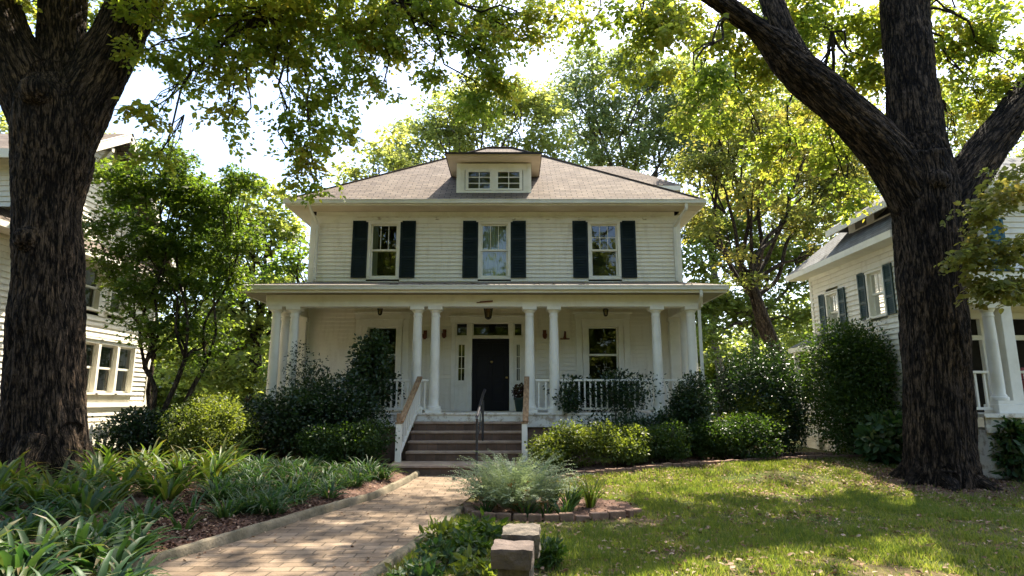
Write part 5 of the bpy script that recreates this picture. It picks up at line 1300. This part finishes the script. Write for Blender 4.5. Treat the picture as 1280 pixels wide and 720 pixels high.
# island bed: silvery fern, rusty fronds, grassy clumps
fx, fy = .02, 9.0
t = thing('fern_shrub', 'large silvery green ferny shrub with rusty fronds in the island bed by the path', 'fern', (fx, fy, z0(fx, fy)))
rng2 = np.random.default_rng(300)
def fronds(name, n, L0, m, seed, spread, leafl, rx=.35):
    r = np.random.default_rng(seed); pos = []; d = []; nn = []; ln = []; rn = []
    for i in range(n):
        a = r.random() * 6.283; out = np.array([math.cos(a), math.sin(a), 0]); p = np.array([out[0] * rx * r.random(), out[1] * rx * r.random(), 0.0]); el = R(88) - spread * r.random(); l = L0 * (.6 + .5 * r.random()); tt = r.random(); K = 26
        for k in range(K):
            t_ = k / K; dd = out * math.cos(el) + np.array([0, 0, math.sin(el)]); p = p + dd * l / K; el -= R(95) / K * (t_ ** 1.1) * 1.6
            if k < 5: continue
            sd = np.array([-out[1], out[0], 0])
            for s_ in (-1, 1):
                pos.append(p); d.append(dd * .55 + sd * s_ + r.normal(size=3) * .25); nn.append(np.cross(dd, sd) * -1 + r.normal(size=3) * .3); ln.append(leafl * (1 - .55 * t_) * (.8 + .4 * r.random())); rn.append(tt * .6 + .4 * r.random())
    return leaf_cloud(name, np.array(pos), np.array(d), np.array(nn), np.array(ln), .34, m, t, np.array(rn), RHO)
fronds('frond', 520, .90, M['silver_leaf'], 301, R(46), .07, .46); fronds('rusty_frond', 34, .55, M['rusty_leaf'], 302, R(60), .07, .42)
g1 = [strap_mesh(310 + k, 60, .50, .020, M['lily_leaf' if k else 'strap_leaf'], .8, .6, name='grassy_clump') for k in range(2)]
plants('grassy_clump', 'pale grassy clump right of the silvery fern in the island bed', 'plant', 'grassy clumps in the island bed', g1, [(.80, 8.95), (1.12, 9.15), (.62, 9.6), (.95, 9.5)], .85, 1.1)
g3 = [strap_mesh(320 + k, 22, .40, .034, M['strap_leaf'], 1, .5, name='strap_seedling') for k in range(2)]
plants('strap_seedling', 'small strap-leaved clump at the front of the silvery fern', 'plant', 'strap clumps before the silvery fern', g3, [(.45, 8.52), (.18, 8.5), (-.35, 8.6), (.7, 8.6)], .8, 1.1)
# weeds between the path and the stone pier
for i, (px, py, r_, lf, lab) in enumerate(((545, 700, .20, 'strap_leaf', 'low broad-leaved weeds beside the right path edging, nearest the camera'), (585, 690, .20, 'shrub_leaf', 'low green weeds left of the stone pier'), (520, 725, .18, 'strap_leaf', 'low weeds at the bottom of the photo, touching the path edging'),
     (600, 720, .2, 'azalea_leaf', 'yellow-green weeds at the bottom of the photo against the stone pier'), (560, 672, .2, 'azalea_leaf', 'yellowish weeds below the island bed beside the path'), (600, 668, .18, 'shrub_leaf', 'weeds between the island bed edging and the stone pier'), (690, 700, .12, 'shrub_leaf', 'small weeds at the right foot of the stone pier'))):
    p = G(px, py, .05)
    sh(lab, p.x, p.y, r_ * 1.2, r_, .24, 330, lf, 330 + i, 'weeds near the stone pier', name='weeds', cat='weeds', size=.075, ratio=.42, rag=.25, stems=4, low=.0, lobes=8)

# ------------------------------------------------------------------ grass and fallen leaves
def on_lawn(x, y):
    return (x > pr(y) + .12) & ~((x > .35) & (y > np.interp(x, [.4, 2, 4, 5.4, 6.6, 8.2, 9.2], [12.0, 12.25, 13.0, 13.8, 14.15, 14.55, 15.2]) - .02) & (x < 8.9)) & ~((((x - .45) / 1.4) ** 2 + ((y - 9.2) / 1.0) ** 2) < 1)
rng = np.random.default_rng(400)
def nz(x, y, s, o=0): return np.array([noise.noise((a * s, b * s, o)) for a, b in zip(x, y)])
n = 470000; u = rng.random(n); y = 3.8 + 13.2 * u ** 1.35; x = (rng.random(n) * 1.12 - .22) * (y * .95 + .8)
k = on_lawn(x, y); x, y = x[k], y[k]
dn = nz(x, y, .8) * .9 + nz(x, y, 2.6, 3) * .7 + nz(x, y, 9, 6) * .35
ring = np.exp(-(((x - 7.75) ** 2 + (y - 11.4) ** 2) / 2.1) ** 3)
k = (rng.random(len(x)) < np.clip(.62 + 1.25 * dn, .04, 1)) & (rng.random(len(x)) > ring * .97) 
x, y, dn = x[k], y[k], dn[k]; n = len(x)
a = rng.random(n) * 6.283; h = (.035 + .055 * rng.random(n)) * (1 + .5 * dn.clip(-.6, .8)); wd = .0034 + .0034 * rng.random(n) + .0003 * y
lean = .75 * rng.random(n) + .15; z = gz(x, y)
V = np.empty((n, 3, 3), np.float32); ca, sa = np.cos(a), np.sin(a); b2 = rng.random(n) * 6.283
V[:, 0] = np.stack([x - ca * wd, y - sa * wd, z - .004], 1); V[:, 1] = np.stack([x + ca * wd, y + sa * wd, z - .004], 1)
V[:, 2] = np.stack([x + np.cos(b2) * lean * h, y + np.sin(b2) * lean * h, z + h * (1 - .3 * lean)], 1)
rn = (.45 - .35 * dn + .25 * rng.normal(size=n)).clip(0, 1)
gr = np_mesh('grass', V.reshape(-1, 3), np.arange(n * 3).reshape(-1, 3), M['grass'], None, rn); gr['kind'] = 'stuff'

def scatter(name, n, xs, ys, keep, m, smin, smax, dz=.012, seed=0, curl=.35):
    r = np.random.default_rng(seed); x = xs[0] + (xs[1] - xs[0]) * r.random(n); y = ys[0] + (ys[1] - ys[0]) * r.random(n)
    k = keep(x, y, r); x, y = x[k], y[k]; n = len(x)
    onp = (x > pl(y)) & (x < pr(y)); z = np.where(onp, .016, gz(x, y) + dz) + r.random(n) * .012
    d = np.stack([*(lambda q: (np.cos(q), np.sin(q)))(r.random(n) * 6.283), r.normal(size=n) * .25], 1)
    o = leaf_cloud(name, np.stack([x, y, z], 1), d, r.normal(size=(n, 3)) * .38 + [0, 0, 1], smin + (smax - smin) * r.random(n), .55, m, None, r.random(n), HEX, fold=curl)
    o['kind'] = 'stuff'; return o
def k_lawn(x, y, r):
    p = .55 + .9 * nz(x, y, .7, 9) + .5 * nz(x, y, 2.2, 4); rg = np.exp(-(((x - 7.75) ** 2 + (y - 11.2) ** 2) / 3.5) ** 2)
    return on_lawn(x, y) & (r.random(len(x)) < np.clip(p + rg, .03, 1))
scatter('fallen_leaves', 26000, (-1.2, 12), (4, 15), k_lawn, M['litter'], .03, .075, dz=.022, seed=1)
def k_path(x, y, r):
    e = np.minimum(abs(x - pl(y)), abs(x - pr(y))); return (x > pl(y) - .0) & (x < pr(y)) & (r.random(len(x)) < np.exp(-e / .16) * .75 + .03)
scatter('fallen_leaves', 3600, (-5, 0), (3.5, 12.7), k_path, M['litter'], .022, .055, seed=2)
def k_bed(x, y, r):
    return np.array([in_left(a_, b_) or in_right(a_, b_) or ISL(a_, b_) or in_ring(a_, b_) for a_, b_ in zip(x, y)]) & (r.random(len(x)) < .9)
M['chips'] = leafmat('mulch_chips', [(.03, .016, .01), (.075, .036, .022), (.14, .075, .048), (.22, .14, .10)], [(.03, .015, .01), (.08, .04, .02)], trans=.05, rough=.9, spec=.15)
scatter('mulch_chips', 30000, (-9, 9), (4, 15.5), k_bed, M['chips'], .018, .06, dz=.018, seed=3, curl=.2)

scatter('mulch_chips', 26000, (-4.8, -1.6), (4.2, 9.5), lambda x, y, r: np.array([in_left(a_, b_) for a_, b_ in zip(x, y)]), M['chips'], .015, .055, dz=.02, seed=4, curl=.2)
scatter('fallen_leaves', 2500, (-4.8, -1.6), (4.2, 12), lambda x, y, r: np.array([in_left(a_, b_) for a_, b_ in zip(x, y)]), M['litter'], .03, .06, dz=.03, seed=5)
